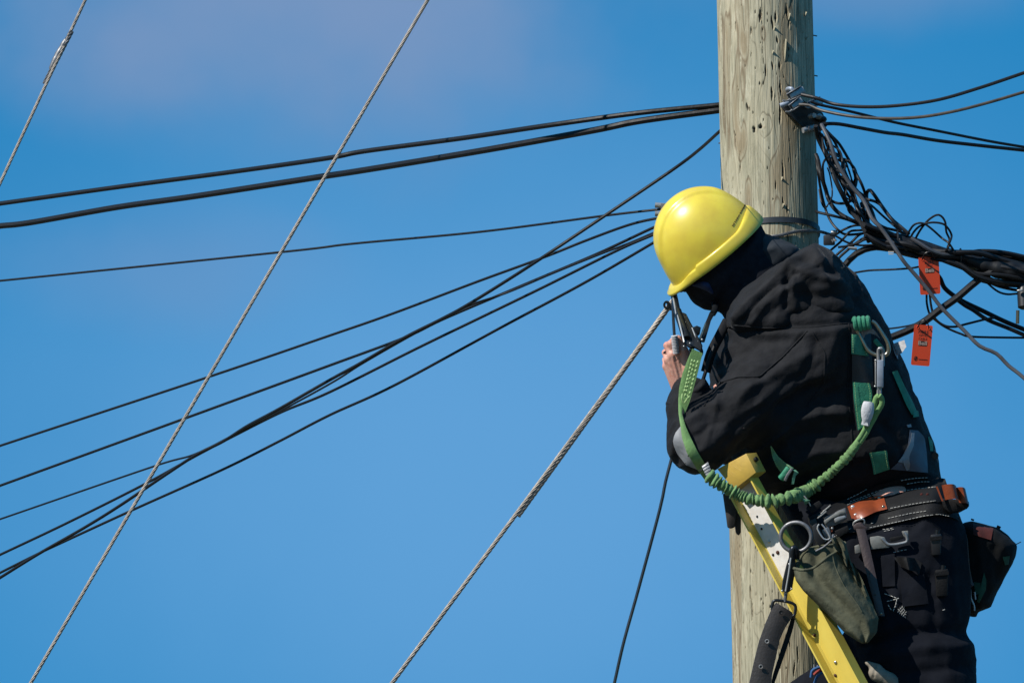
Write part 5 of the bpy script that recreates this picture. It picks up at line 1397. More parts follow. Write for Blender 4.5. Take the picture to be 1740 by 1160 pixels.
# gathered sleeve over the elastic: many irregular puckers
seg = pp[i0 - 10:]
m_ = len(seg); n_ = 22
t_ = np.gradient(seg, axis=0); t_ /= np.linalg.norm(t_, axis=1)[:, None]
x_ = np.cross(t_, np.array(N_)); x_ /= np.linalg.norm(x_, axis=1)[:, None]; y_ = np.cross(t_, x_)
sl = np.concatenate([[0], np.cumsum(np.linalg.norm(np.diff(seg, axis=0), axis=1))])
rows = []
u_ = sl / sl[-1]
base = .0112 + .0058 * np.clip((u_ - .08) / .3, 0, 1)
base = np.where(u_ < .12, .0095 + .02 * u_, base)
rp = random.Random(11)
cuts = [0.0]
while cuts[-1] < sl[-1] + .03: cuts.append(cuts[-1] + rp.choice((.0065, .009, .0105, .012, .0145, .018)))
puckers = [(rp.uniform(.45, .72), rp.uniform(-.0045, .0045), rp.uniform(0, 6.28), rp.uniform(.86, 1.12), rp.uniform(.35, .75)) for _ in cuts]
cuts = np.array(cuts)
AN = np.linspace(0, 2 * math.pi, n_, endpoint=False)
for i in range(m_):
    row = []
    amp = min(1, max(0, (u_[i] - .03) / .10))
    nz_ = noise3(np.full(n_, sl[i] * 70), np.cos(AN) * 1.6, np.sin(AN) * 1.6, 9)
    n2_ = noise3(np.full(n_, sl[i] * 38), np.cos(AN) * .8 + 4, np.sin(AN) * .8, 4)
    for j in range(n_):
        a = AN[j]
        k0 = max(0, min(len(cuts) - 2, int(np.searchsorted(cuts, sl[i])) - 1))
        s2 = sl[i] + puckers[k0][1] * math.sin(a + puckers[k0][2]) + .0035 * n2_[j]
        k = max(0, min(len(cuts) - 2, int(np.searchsorted(cuts, s2)) - 1))
        f_ = (s2 - cuts[k]) / (cuts[k + 1] - cuts[k])
        puck = max(0, math.sin(math.pi * max(0, min(1, f_)))) ** puckers[k][4]
        rr = base[i] * puckers[k][3] * (1 - puckers[k][0] * amp * (1 - puck)) * (1 + .13 * nz_[j] * amp)
        row.append(seg[i] + (x_[i] * math.cos(a) + y_[i] * math.sin(a) * .9) * rr)
    row.append(row[0])
    rows.append(row)
MB().grid(rows).build('elastic_sleeve', M['lime_dark'], lan, angle=None)
# flat webbing up the sleeve to the hook
WL = [(1199, 817), (1185, 798), (1167, 769), (1159, 744), (1156, 722), (1153, 702), (1152.5, 680), (1154, 660), (1159.5, 635), (1168, 612), (1176, 594)]
WR = [(1216, 812), (1197, 786), (1186, 768), (1175, 746), (1165, 724), (1159, 703), (1161, 686), (1167, 668), (1175, 640), (1183, 616), (1189, 599)]
rows = []
for i in range(61):
    a = lerp_line(WL, i / 60); b = lerp_line(WR, i / 60)
    ca = max(abc(on(a[0], a[1], 0, .40))[2], .40); cb_ = max(abc(on(b[0], b[1], 0, .40))[2], .40)
    cm = max(ca, cb_) + .014
    cm = max(cm, .53 if a[1] < 690 else 0, .49)
    rows.append((a, b, cm))
cms = np.array([r[2] for r in rows]); cms = np.convolve(np.pad(cms, 5, 'edge'), np.ones(11) / 11, 'valid')
gr_ = []
for (a, b, _), cm in zip(rows, cms):
    gr_.append([B(*(a + (b - a) * k / 4), cm + (.002 if k in (0, 4) else .004)) for k in range(5)])
wb = MB().grid(gr_, N_ * -.003).build('webbing', M['lime'], lan)
# second, folded layer with its three stitched cords
gr2 = []
for i in range(13):
    a = lerp_line([(1176, 592), (1168, 625), (1160, 665), (1158, 684)], i / 12); b = lerp_line([(1194, 600), (1184, 640), (1172, 682), (1163, 704)], i / 12)
    gr2.append([B(*(a + (b - a) * k / 3), .548 - .0008 * i) for k in range(4)])
MB().grid(gr2, N_ * -.003).build('folded_webbing', M['lime'], lan)
for A_, Bb in (((1176, 611), (1162, 668)), ((1180.5, 612), (1163, 676)), ((1186, 613), (1169, 680))):
    cdm = MB()
    for k in range(9):
        t0 = k / 9; t1 = (k + .62) / 9
        cdm.tube([B(A_[0] + (Bb[0] - A_[0]) * t0, A_[1] + (Bb[1] - A_[1]) * t0, .556), B(A_[0] + (Bb[0] - A_[0]) * (t0 + t1) / 2, A_[1] + (Bb[1] - A_[1]) * (t0 + t1) / 2, .5585), B(A_[0] + (Bb[0] - A_[0]) * t1, A_[1] + (Bb[1] - A_[1]) * t1, .556)], .0021, 6)
    cdm.build('stitched_cord', M['lime_light'], lan)
MB().tube(spline([B(1160, 668, .555), B(1159, 677, .555), B(1162, 684, .553), B(1167, 678, .556), B(1169, 670, .556)], .002), .0022, 6).build('stitched_cord', M['lime_light'], lan)
# crimped metal keeper
kq = [B(1192, 792, .585), B(1203, 784, .585), B(1211, 806, .60), B(1201, 811, .60)]
kp = MB().prism(kq, N_ * .003).build('keeper', M['dull_steel'], lan, bevel=.001)
for k in range(4):
    f_ = .15 + k * .22
    MB().tube([kq[0].lerp(kq[3], f_) + N_ * .004, kq[1].lerp(kq[2], f_) + N_ * .004], .0012, 5).build('keeper_rib', M['steel'], kp)
# scaffold hook
hkc = .50
def hk(y): return .13 + .37 * max(0, min(1, (y - 465) / 100))
hook = thing('scaffold_hook', 'large black forged snap hook hanging under the helmet brim in front of the hand', 'hook', B(1183, 597, hkc))
C_in = [(1172, 570), (1166, 552), (1158, 535), (1154, 520), (1152, 503), (1153, 488), (1160, 474), (1174, 470), (1188, 478), (1198, 494), (1208, 512), (1212, 522)]
spn = spline([B(x, y, hk(y)) for x, y in [(1166, 575), (1159, 552), (1151, 528), (1147, 510), (1144, 494), (1146, 478), (1156, 466), (1172, 463), (1190, 473), (1203, 494), (1213, 514), (1215.5, 524), (1211, 533)]], .004)
q_ = len(spn)
MB().tube(spn, [S * (7.0 if i < q_ * .22 else 5.6) for i in range(q_)], 12, flat=.8).build('hook_body', M['dark_steel'], hook)
MB().tube([B(1140.5, 478, hk(478) + .010), B(1143, 500, hk(500) + .011), B(1149, 534, hk(534) + .012)], .0022, 8).build('edge_wire', M['chrome'], hook)
HB = [(1151, 534), (1158, 530), (1166, 533), (1172, 545), (1178, 556), (1184, 568), (1190, 579), (1194, 588), (1191, 598), (1178, 590), (1172, 592), (1164, 586), (1160, 580), (1155, 560)]
hb = MB().prism([B(x, y, hk(y) + .003) for x, y in HB], N_ * .012).build('side_plate', M['dark_steel'], hook, bevel=.003)
MB().tube([B(1151.5, 536, hk(536) + .016), B(1157, 558, hk(558) + .016), B(1162.5, 581, hk(581) + .016)], .0021, 8).build('edge_wire', M['chrome'], hook)
MB().tube([B(1176, 557, hk(557) + .014), B(1181, 570, hk(570) + .015), B(1186, 580, hk(580) + .015)], .0016, 8).build('edge_wire', M['chrome'], hook)
for x, y, r in ((1157, 542, .0026), (1172.5, 583, .0024), (1193, 577, .0028), (1162, 588, .0022)):
    MB().ball(B(x, y, hk(y) + .016), R_ * r, U_ * r, N_ * r * .7, 10, 8).build('rivet', M['chrome'], hook)
MB().prism([B(x, y, hk(y) - .001) for x, y in ((1187, 581), (1191, 570), (1198, 549), (1206, 530), (1213, 526), (1215, 532), (1208, 545), (1203, 562), (1197, 582))], N_ * .006).build('gate', M['dark_steel'], hook, bevel=.002)
MB().prism([B(x, y, hk(y) + .006) for x, y in ((1186, 579), (1191, 566), (1198, 548), (1200, 549), (1194, 567), (1188.5, 580))], N_ * .0012).build('edge_wire', M['brass_steel'], hook)
MB().prism([B(x, y, hkc - .008) for x, y in ((1177, 556), (1184, 553), (1191, 556), (1189, 568), (1184, 572))], N_ * .004).build('thumb_lever', M['dark_steel'], hook, bevel=.001)
MB().tube([B(1182.5 + 9.5 * math.cos(a), 598 + 9.5 * math.sin(a), hkc + .002) for a in np.linspace(0, 2 * math.pi, 40, endpoint=False)], .0044, 10, closed=True).build('eye', M['dark_steel'], hook)
for x, y, r in ((1157, 493, .007), (1164, 492, .008), (1171, 486, .008)):
    MB().ball(B(x, y, hk(y)), R_ * r, U_ * r * .8, N_ * r).build('knob', M['black_plastic'], hook)
# ribbed handle and wire held in the fist
tool = thing('ribbed_plug', 'ribbed grey plug on a thin black lead gripped between finger and thumb', 'plug', B(1146, 585, .47))
rb = MB()
a = B(1146, 570, .480); b = B(1149.5, 601, .474); d_ = (b - a)
prof = []
for k in range(12):
    prof += [(.0058, d_.length * k / 12), (.0088, d_.length * (k + .1) / 12), (.0088, d_.length * (k + .55) / 12), (.0056, d_.length * (k + .65) / 12)]
rb.rev(prof, a, d_, 14).build('ribbed_grip', M['tape'], tool)
MB().tube(spline([B(1143, 500, .22), B(1143.5, 525, .32), B(1144.5, 548, .42), B(1146, 571, .474)], .01), .0036, 8).build('lead', M['cable'], tool)
MB().tube([B(1127.5, 602, .43) , B(1129, 598, .444), B(1132, 597, .45)], .0022, 6).build('clip_end', M['black_plastic'], tool)
MB().tube(spline([B(1215, 585, .45), B(1205, 610, .46), B(1200, 628, .47), B(1193, 650, .47)], .01), .0045, 8).build('lead', M['cable'], tool)
# dark strap edge of the jacket front behind the hook
MB().tube(spline([B(1236, 545, .40), B(1222, 572, .42), B(1208, 600, .43), B(1199, 632, .43)], .01), .012, 10, flat=.5).build('front_placket', M['jacket'], jacket)

# ---- tool belt
belt = drape([(1372, 880), (1412, 858), (1440, 846), (1490, 824), (1536, 812), (1578, 808), (1606, 813)], [(1388, 932), (1428, 908), (1477, 899), (1536, 884), (1592, 873), (1619, 879), (1630, 884)], 40, 10, .014, .010, smooth=2).build('tool_belt', M['leather_black'], person)
surface(belt)
mid = drape([(1432, 866), (1480, 849), (1530, 836), (1570, 829), (1612, 829)], [(1440, 886), (1490, 872), (1536, 861), (1575, 853), (1618, 852)], 30, 5, .006, .004, smooth=1).build('inner_strap', M['leather_black'], belt)
surface(mid)
stc = MB()
thread(stc, [(1445, 852), (1470, 842), (1500, 831)], .0008, lift=.002)
for ln in ([(1440, 848), (1460, 838), (1478, 828)], [(1440, 857), (1465, 847), (1490, 838)], [(1531, 816), (1555, 812), (1580, 811)], [(1541, 822), (1565, 818), (1582, 818)], [(1505, 840), (1550, 831), (1595, 826)], [(1513, 863), (1550, 856), (1590, 850)], [(1509, 880), (1545, 872), (1577, 867)], [(1478, 896), (1530, 885), (1570, 876), (1596, 873), (1615, 877)], [(1400, 920), (1430, 905), (1448, 896)], [(1390, 876), (1400, 868), (1412, 856)], [(1398, 868), (1412, 858)], [(1480, 889), (1487, 887)], [(1500, 899), (1511, 898), (1521, 895)], [(1502, 902), (1512, 900), (1520, 898)], [(1518, 938), (1530, 935), (1541, 933)]):
    thread(stc, ln, .0009, .006, .0028, .003)
so = stc.build('stitching', M['thread'], belt); so['kind'] = 'stuff'
# tan leather loops
def strap_arc(A, Bl, bulge, m, name, par, nu=14, nv=4, th=.003):
    rows = []
    for i in range(nu + 1):
        a = lerp_line(A, i / nu); b = lerp_line(Bl, i / nu)
        l = .006 + bulge * math.sin(math.pi * max(0, min(1, (i / nu - .12) / .6)))
        rows.append([on(*(a + (b - a) * j / nv), l) for j in range(nv + 1)])
    return MB().grid(rows, N_ * -th).build(name, M[m], par)
lo_ = strap_arc([(1440, 860), (1460, 851), (1481, 843.4), (1500.7, 840.5)], [(1448, 883.4), (1467, 879), (1488, 869), (1507.6, 864)], .020, 'leather_orange', 'leather_loop', belt)
for x, y in ((1449, 861.5), (1454, 875.5)): MB().ball(on(x, y, .002), R_ * .0058, U_ * .0058, N_ * .0038, 14, 8).build('rivet', M['chrome'], lo_)
for x, y in ((1493.5, 846), (1501, 861)): MB().ball(on(x, y, .006), R_ * .0045, U_ * .0045, N_ * .003, 12, 8).build('rivet', M['brass_steel'], lo_)
for x, y in ((1566, 840), (1576, 840)): MB().ball(on(x, y, .001), R_ * .004, U_ * .004, N_ * .002, 12, 8).build('rivet', M['bag_red'], belt)
c0_ = abc(on(1590, 845, .01))[2]
lp2 = MB(); rows = []
ring = [(1591, 827, .0), (1602, 825, .035), (1612, 822.5, .050), (1621, 823, .045), (1626, 832, .02), (1620, 840, -.02)]
def ribbon(pts, dx, dy, m, name, par, th=.003):
    sp_ = spline([B(x, y, c0_ + l) for x, y, l in pts], .004)
    s_ = hs
    rows = [[q, q + R_ * (dx * S * .5) - U_ * (dy * S * .5), q + R_ * dx * S - U_ * dy * S] for q in sp_]
    return MB().grid(rows, N_ * -th).build(name, M[m], par)
ribbon([(1600, 824, .03), (1608, 822.5, .045), (1616, 822, .05), (1622, 823, .042), (1625, 827, .01), (1620, 831, -.02)], 6, 24, 'leather_orange', 'leather_loop', belt)
ribbon([(1624, 828, .02), (1632, 827, .03), (1638, 828, .028), (1640.5, 832, .005), (1636, 838, -.03)], 6, 26, 'leather_orange', 'leather_loop', belt)
MB().grid([[B(1590, 826, c0_ + .02), B(1593, 826, c0_ + .022)], [B(1600, 851, c0_ + .02), B(1603, 851, c0_ + .022)]], N_ * -.003).build('leather_loop', M['leather_orange'], belt)
MB().prism([B(x, y, c0_ - .01) for x, y in ((1600, 846), (1625, 848), (1638, 846), (1647, 852), (1645, 862), (1630, 870), (1612, 872), (1602, 862))], N_ * .02).build('belt_end', M['leather_black'], belt, bevel=.006)
# big side buckle
bz = abc(on(1428, 880, .018))[2] + .01
MB().prism([B(x, y, bz) for x, y in ((1399, 886), (1402, 878), (1416, 872), (1424, 867), (1437, 862), (1440, 880), (1428, 888), (1417, 893), (1404, 896))], N_ * .008).build('side_buckle', M['dull_steel'], belt, bevel=.003)
MB().prism([B(x, y, bz + .010) for x, y in ((1400, 884), (1415, 874), (1427, 867.5), (1436, 866), (1438, 872), (1428, 874), (1414, 881), (1402, 891))], N_ * .004).build('buckle_plate', M['buckle_leather'], belt, bevel=.002)
MB().prism([B(x, y, bz + .012) for x, y in ((1417, 881), (1424, 877.5), (1436, 875), (1438, 879), (1428, 884), (1419, 888))], N_ * .003).build('buckle_plate', M['steel'], belt, bevel=.002)
MB().prism([B(x, y, bz + .004) for x, y in ((1408, 891), (1416, 890), (1417, 898), (1413, 904), (1409, 901))], N_ * .003).build('leather_tab', M['leather_orange'], belt)
MB().ball(B(1414, 897, bz + .008), R_ * .003, U_ * .003, N_ * .002, 10, 6).build('rivet', M['chrome'], belt)
for k, (pts_, m_) in enumerate((([(1376, 884), (1386, 880), (1392, 898), (1384, 906)], 'black_plastic'), ([(1396, 900), (1408, 894), (1414, 912), (1404, 918)], 'dull_steel'), ([(1418, 902), (1440, 892), (1444, 902), (1424, 914)], 'leather_black'), ([(1372, 862), (1392, 850), (1398, 858), (1380, 872)], 'leather_black'))):
    MB().prism([B(x, y, bz + .004 + .002 * k) for x, y in pts_], N_ * .004).build('buckle_fitting', M[m_], belt, bevel=.0015)
for pts_ in ([(1366, 842), (1374, 852), (1380, 866)], [(1395, 873), (1402, 866), (1409, 860)], [(1389, 880), (1397, 874), (1404, 868)]):
    MB().tube(spline([B(x, y, bz + .012) for x, y in pts_], .004), .0016, 6).build('metal_edge', M['chrome'], belt)
# wire loop with brown hanger strap
hg = thing('hanger_strap', 'dark brown leather hanger strap on a wire loop below the tan belt loop', 'strap', on(1462, 890, .02))
hz = abc(on(1465, 900, .02))[2]
MB().tube(spline([B(1450, 892, hz), B(1451, 887, hz + .004), B(1458, 883, hz + .006), B(1466, 881.5, hz + .006), B(1469, 886, hz + .004), B(1466, 892, hz)], .003), .0022, 8).build('wire_loop', M['chrome'], hg)
MB().prism([B(x, y, hz + .004) for x, y in ((1449, 893), (1455, 888), (1463, 887), (1468, 892), (1475, 896), (1472, 903), (1462, 900), (1452, 901))], N_ * .006).build('knotted_end', M['leather_brown'], hg, bevel=.003)
rows = []
for i in range(24):
    a = lerp_line([(1454.5, 898), (1462, 930), (1475, 985), (1491, 1046)], i / 23); b = lerp_line([(1470, 898), (1478, 930), (1490, 985), (1503.5, 1046)], i / 23)
    c_ = hz + .012 + .00045 * (a[1] - 900) * .8
    rows.append([B(*(a + (b - a) * j / 4), c_ + .002 * math.sin(j * math.pi / 4)) for j in range(5)])
sto = MB().grid(rows, N_ * -.004).build('leather_strip', M['leather_brown'], hg)
for x, y in ((1477.5, 974), (1487, 1010)): MB().cyl(B(x, y, hz + .012 + .00036 * (y - 900) + .0028), B(x, y, hz + .012 + .00036 * (y - 900) + .0015), .0022, n=8).build('punched_hole', M['black_plastic'], hg)
MB().ball(B(1497.5, 1042, hz + .014 + .00036 * 142 + .002), R_ * .003, U_ * .003, N_ * .002, 10, 6).build('rivet', M['brass_steel'], hg)
# gear hanging on the hip
sh = thing('hip_buckle', 'pale grey leather keeper with a square metal buckle on the hip below the belt', 'buckle', on(1500, 920, .02))
z_ = abc(on(1505, 920, .02))[2]
MB().prism([B(x, y, z_) for x, y in ((1478, 912), (1492, 910), (1503, 912), (1512, 930), (1500, 931), (1480, 933))], N_ * .005).build('leather_tab', M['buckle_leather'], sh, bevel=.002)
MB().tube(spline([B(x, y, z_ + .006) for x, y in ((1498, 914), (1506, 922), (1513, 925), (1530, 923), (1541, 919), (1540, 909), (1536, 904))], .004), .0035, 8).build('buckle_frame', M['steel'], sh)
MB().prism([B(x, y, z_ + .002) for x, y in ((1532, 902), (1543, 901), (1544, 911), (1540, 915), (1535, 910))], N_ * .004).build('leather_tab', M['buckle_leather'], sh, bevel=.0015)
MB().prism([B(x, y, z_ + .004) for x, y in ((1512, 913), (1533, 909), (1536, 914), (1514, 920))], N_ * .004).build('tongue', M['leather_black'], sh, bevel=.0015)
MB().prism([B(x, y, z_ + .002) for x, y in ((1452, 927), (1460, 924), (1464, 938), (1453, 940))], N_ * .004).build('leather_tab', M['buckle_leather'], sh, bevel=.0015)
for k, (x, y, w_, h_, m_) in enumerate(((1590, 925, 18, 34, 'black_plastic'), (1600, 990, 22, 44, 'leather_black'))):
    z2 = abc(on(x, y, .012))[2]
    t_ = thing('tool_holder', ('small black holder on the hip under the right belt loop', 'wide black holder at the back of the thigh beside the bag')[k], 'holder', B(x, y, z2), 'black holders hung under the belt')
    MB().prism([B(x - w_ / 2, y - h_ / 2, z2), B(x + w_ / 2, y - h_ / 2 - 2, z2), B(x + w_ / 2 - 1, y + h_ / 2, z2), B(x - w_ / 2 + 2, y + h_ / 2 + 1, z2)], N_ * .011).build('sheath', M[m_], t_, bevel=.003)
    MB().prism([B(x - w_ / 2 - 1, y - h_ / 2 + 4, z2 + .013), B(x + w_ / 2 + 1, y - h_ / 2 + 2, z2 + .013), B(x + w_ / 2 + 1, y - h_ / 2 + 8, z2 + .013), B(x - w_ / 2 - 1, y - h_ / 2 + 10, z2 + .013)], N_ * .0015).build('band', M['leather_black'], t_)
    MB().cyl(B(x + 2, y - h_ / 2 + 1, z2 + .004), B(x + 3, y - h_ / 2 - 8, z2 + .004), .005, n=10).build('tool_shaft', M['dark_steel'], t_)
# fabric tool loop and zigzag stitching on the trousers
tl = strap_arc([(1518, 946), (1540, 946), (1556, 948), (1566, 956)], [(1530, 962), (1545, 968), (1556, 970), (1562, 978)], .03, 'leather_black', 'tool_loop', trousers)
zz = MB()
for ln in ([(1503, 1008), (1520, 1014), (1524, 1016)], [(1507, 1021), (1520, 1018), (1529, 1015)], [(1509, 1027), (1514, 1035), (1516, 1039)], [(1524, 1017), (1522, 1028), (1517, 1039)]):
    thread(zz, ln, .0011, .006, .002, .003)
for k in range(4):
    thread(zz, [(1525 + k * 3, 1040 + k * 2.4 - 14 * 0), (1536 + k * 1.5, 1026 + k * 4)], .0006, .004, .002, .003)
    thread(zz, [(1526 + k * 3, 1034 - k * 2), (1540 - k * .5, 1050 - k * 6)], .0006, .004, .002, .003)
for ln in ([(1520, 949), (1538, 947)], [(1560, 1008), (1564, 1009)], [(1598, 980), (1606, 978)], [(1602, 1036), (1608, 1034)]): thread(zz, ln, .0012, .006, .002, .004)
zo = zz.build('stitching', M['thread'], trousers); zo['kind'] = 'stuff'
drape([(1497, 944), (1500, 996)], [(1520, 940), (1521, 995)], 8, 4, .006, .004).build('thigh_pocket', M['trouser'], trousers)
drape([(1530, 985), (1534, 1030)], [(1570, 975), (1578, 1025)], 8, 5, .007, .004).build('thigh_pocket', M['trouser'], trousers)
glv = thing('work_glove', 'beige work glove finger poking out beside the ladder at the bottom edge', 'glove', B(1500, 1150, .68))
gf = nets(s_union([s_cap(at(1474, 1126, .66), .006, at(1490, 1134, .665), .012), s_cap(at(1490, 1143, .665), .020, at(1512, 1156, .665), .018), s_cap(at(1512, 1156, .665), .018, at(1540, 1180, .66), .022)], .006), at(1460, 1200, .60), at(1560, 1110, .60) + np.array((0, 0, .13)), .0035, 2)
soft('finger', (wrinkle(gf[0], gf[1], [([(1488, 1130), (1484, 1150)], 2, -.003)], .0015, 30, 4), gf[1]), M['glove'], glv)

# ---- olive canvas pouch
pou = thing('canvas_pouch', 'open olive green canvas pouch hanging at the hip over the ladder rail', 'pouch', B(1400, 960, .70))
PLf = [(1349, 965), (1353, 985), (1366, 1003), (1406, 1042), (1436, 1074), (1458, 1088), (1466, 1092)]
PRt = [(1436, 922), (1443, 948), (1456, 985), (1478, 1020), (1492, 1050), (1489, 1074), (1474, 1091)]
PFOLD = [([(1362, 990), (1390, 978), (1414, 952), (1424, 935)], 4, 0.017), ([(1366, 999), (1396, 986), (1420, 960), (1432, 945)], 3.5, -0.017), ([(1376, 1008), (1404, 996), (1428, 970)], 4, 0.014), ([(1384, 1018), (1412, 1006), (1432, 985)], 4, -0.012), ([(1418, 975), (1428, 1000), (1440, 1040), (1452, 1075)], 7, 0.017), ([(1400, 1005), (1420, 1035), (1446, 1072)], 6, -0.010), ([(1440, 975), (1452, 1010), (1462, 1060)], 5, -0.020), ([(1404, 1040), (1430, 1050), (1452, 1058)], 3, -0.009)]
rows = []; npz = 88; nrow = 60
for i in range(nrow + 1):
    t = i / nrow
    a = lerp_line(PLf, t); b = lerp_line(PRt, t)
    m = (a + b) / 2; hx = (b - a) / 2
    cz_ = .672 + .00040 * (m[1] - 940)
    dpt = .050 * (1 - t) ** .55 + .006
    row = []
    for j in range(npz + 1):
        an = 2 * math.pi * j / npz
        ru_ = math.cos(an); rd = math.sin(an)
        fold = .012 * math.sin(an * 5 + 1.2 + t * 1.5) * (1 - .75 * t) * (1 if rd > -.2 else .3) + .006 * math.sin(an * 9 + t * 4) * (1 - t)
        fold += .006 * float(fbm(np.array([math.cos(an) * 2.2]), np.array([math.sin(an) * 2.2 + 5]), np.array([t * 3.5]), 3, 8)[0])
        q = B(m[0] + hx[0] * ru_, m[1] + hx[1] * ru_ , cz_ + dpt * rd + fold)
        if rd > -.25:
            qp = np.array([[m[0] + hx[0] * ru_ + 6 * rd * (1 - t) ** 3, m[1] + hx[1] * ru_ + 12 * rd * (1 - t) ** 3]])
            for pts_, w_, a_ in PFOLD: fold += a_ * float(np.exp(-(line_dist(qp, pts_) / w_) ** 2)[0])
        sag = 13 * S * rd * (1 - t) ** 3 * abs(math.sin(an)) ** .6 * (1 + .35 * math.sin(an * 3 + 1))      # the near lip hangs lower than the far one
        row.append(q - U_ * sag * .9 + R_ * sag * .44)
    rows.append(row)
body_ = MB().grid(rows)
po = body_.build('pouch_body', M['canvas'], pou, angle=None)
mo = po.modifiers.new('thickness', 'SOLIDIFY'); mo.thickness = .003; mo.offset = 0
MB().tube([rows[0][j] + N_ * .0 for j in range(npz + 1)], .0036, 8).build('rolled_rim', M['canvas'], pou)
MB().tube([r[int(npz * .19)] + N_ * .001 for r in rows[:40]], .0022, 6).build('seam', M['canvas'], pou)
fl = MB(); rows2 = []
for i in range(12):
    a = lerp_line([(1412, 914), (1418, 930), (1430, 945), (1437, 960)], i / 11); b = lerp_line([(1426, 912), (1437, 922), (1440, 935), (1444, 968)], i / 11)
    rows2.append([B(*(a + (b - a) * j / 5), .725 + .012 * math.sin(j * 1.6 + i * .5)) for j in range(6)])
fl.grid(rows2, N_ * -.003).build('folded_flap', M['canvas'], pou)
rows2 = []
for i in range(12):
    a = lerp_line([(1442, 956), (1452, 975), (1462, 1010), (1474, 1040), (1484, 1062)], i / 11); b = lerp_line([(1450, 956), (1466, 985), (1476, 1010), (1490, 1040), (1491, 1062)], i / 11)
    rows2.append([B(*(a + (b - a) * j / 4), .715 + .010 * math.sin(j * 1.4 + i * .8)) for j in range(5)])
MB().grid(rows2, N_ * -.003).build('folded_flap', M['canvas'], pou)
cp = MB().tube(spline([B(1386, 936, .70), B(1398, 930, .70), B(1412, 918, .70), B(1416, 908, .69)], .01), .0026, 8).build('hanging_clip', M['dull_steel'], pou)
MB().tube(spline([B(x, y, .70) for x, y in ((1392, 890), (1389, 898), (1400, 915), (1410, 914), (1404, 900), (1396, 890))], .004), .0019, 8).build('hanging_clip', M['chrome'], pou)
MB().prism([B(x, y, .69) for x, y in ((1380, 893), (1388, 888), (1396, 905), (1402, 920), (1392, 928), (1384, 915))], N_ * .008).build('clip_body', M['black_plastic'], pou, bevel=.002)

# ---- positioning strap: big ring, snap hook, leather strap
ps = thing('positioning_strap', 'worn grey-brown leather strap with snap hook and big steel ring over the ladder', 'strap', B(1340, 1030, .6700))
MB().tube([B(1352.5 + 26 * math.cos(a), 912 + 25 * math.sin(a), .6500 + .01 * math.cos(a)) for a in np.linspace(0, 2 * math.pi, 56, endpoint=False)], .0050, 10, closed=True).build('ring', M['dull_steel'], ps)
MB().tube(spline([B(x, y, z) for x, y, z in ((1354, 948, .6560), (1353, 936, .6620), (1349, 930, .6650), (1346, 936, .6660), (1346, 950, .6650), (1348, 960, .6620))], .003), .0075, 10).build('hook_nose', M['dark_steel'], ps)
MB().prism([B(x, y, .6620) for x, y in ((1336, 960), (1341, 945), (1346, 940), (1352, 958), (1350, 975), (1346, 1000), (1340, 1006), (1328, 1004), (1330, 985))], N_ * .009).build('snap_body', M['dark_steel'], ps, bevel=.003)
MB().tube([B(1344, 947, .6740), B(1340, 975, .6750), B(1335, 1004, .6750)], .0022, 8).build('edge_wire', M['chrome'], ps)
for x, y in ((1341, 958), (1345, 1000), (1329, 1003)): MB().ball(B(x, y, .6720), R_ * .0026, U_ * .0026, N_ * .002, 10, 6).build('rivet', M['chrome'], ps)
MB().cyl(B(1336, 1004, .6650), B(1333.5, 1022, .6650), .0042, n=12).build('swivel', M['dull_steel'], ps)
MB().tube(spline([B(x, y, .6650) for x, y in ((1312, 1036), (1313, 1025), (1317, 1019.5), (1334, 1021), (1348, 1025), (1352, 1031), (1350, 1044), (1345, 1047))], .004), .0038, 10).build('square_ring', M['dark_steel'], ps)
SLf = [(1319, 1023), (1312, 1032), (1300, 1060), (1290, 1088), (1282, 1120), (1273, 1160), (1262, 1230), (1258, 1300)]
SRt = [(1347, 1040), (1346, 1048), (1334, 1066), (1325, 1086), (1319, 1114), (1312, 1145), (1304, 1230), (1302, 1300)]
rows = []
for i in range(37):
    a = lerp_line(SLf, i / 36); b = lerp_line(SRt, i / 36)
    rows.append([B(*(a + (b - a) * j / 6), .6680 + .0002 * max(0, a[1] - 1030) + .004 * math.sin(math.pi * j / 6)) for j in range(7)])
sr_ = MB().grid(rows, N_ * -.006).build('leather_strip', M['leather_grey'], ps)
rows = []
for i in range(20):
    a = lerp_line([(1347, 1042), (1338, 1070), (1328, 1100), (1312, 1150), (1302, 1240)], i / 19); b = lerp_line([(1352, 1046), (1347, 1070), (1334, 1110), (1316, 1160), (1306, 1240)], i / 19)
    rows.append([B(*(a + (b - a) * j / 3), .6520 + .0002 * max(0, a[1] - 1030)) for j in range(4)])
MB().grid(rows, N_ * -.005).build('leather_strip', M['leather_black'], ps)
for x, y, m in ((1327, 1039.5, 'black_plastic'), (1303.5, 1089, 'steel'), (1293, 1132, 'steel')):
    cc_ = B(x, y, .6745 + .0002 * (y - 1030) + .002)
    MB().tube([cc_ + (R_ * math.cos(a) + U_ * math.sin(a)) * .0042 for a in np.linspace(0, 6.2832, 16, endpoint=False)], .0013, 6, closed=True).build('eyelet', M[m], sr_)
    MB().cyl(cc_, cc_ - N_ * .001, .003, n=10).build('eyelet_hole', M['black_plastic'], sr_)

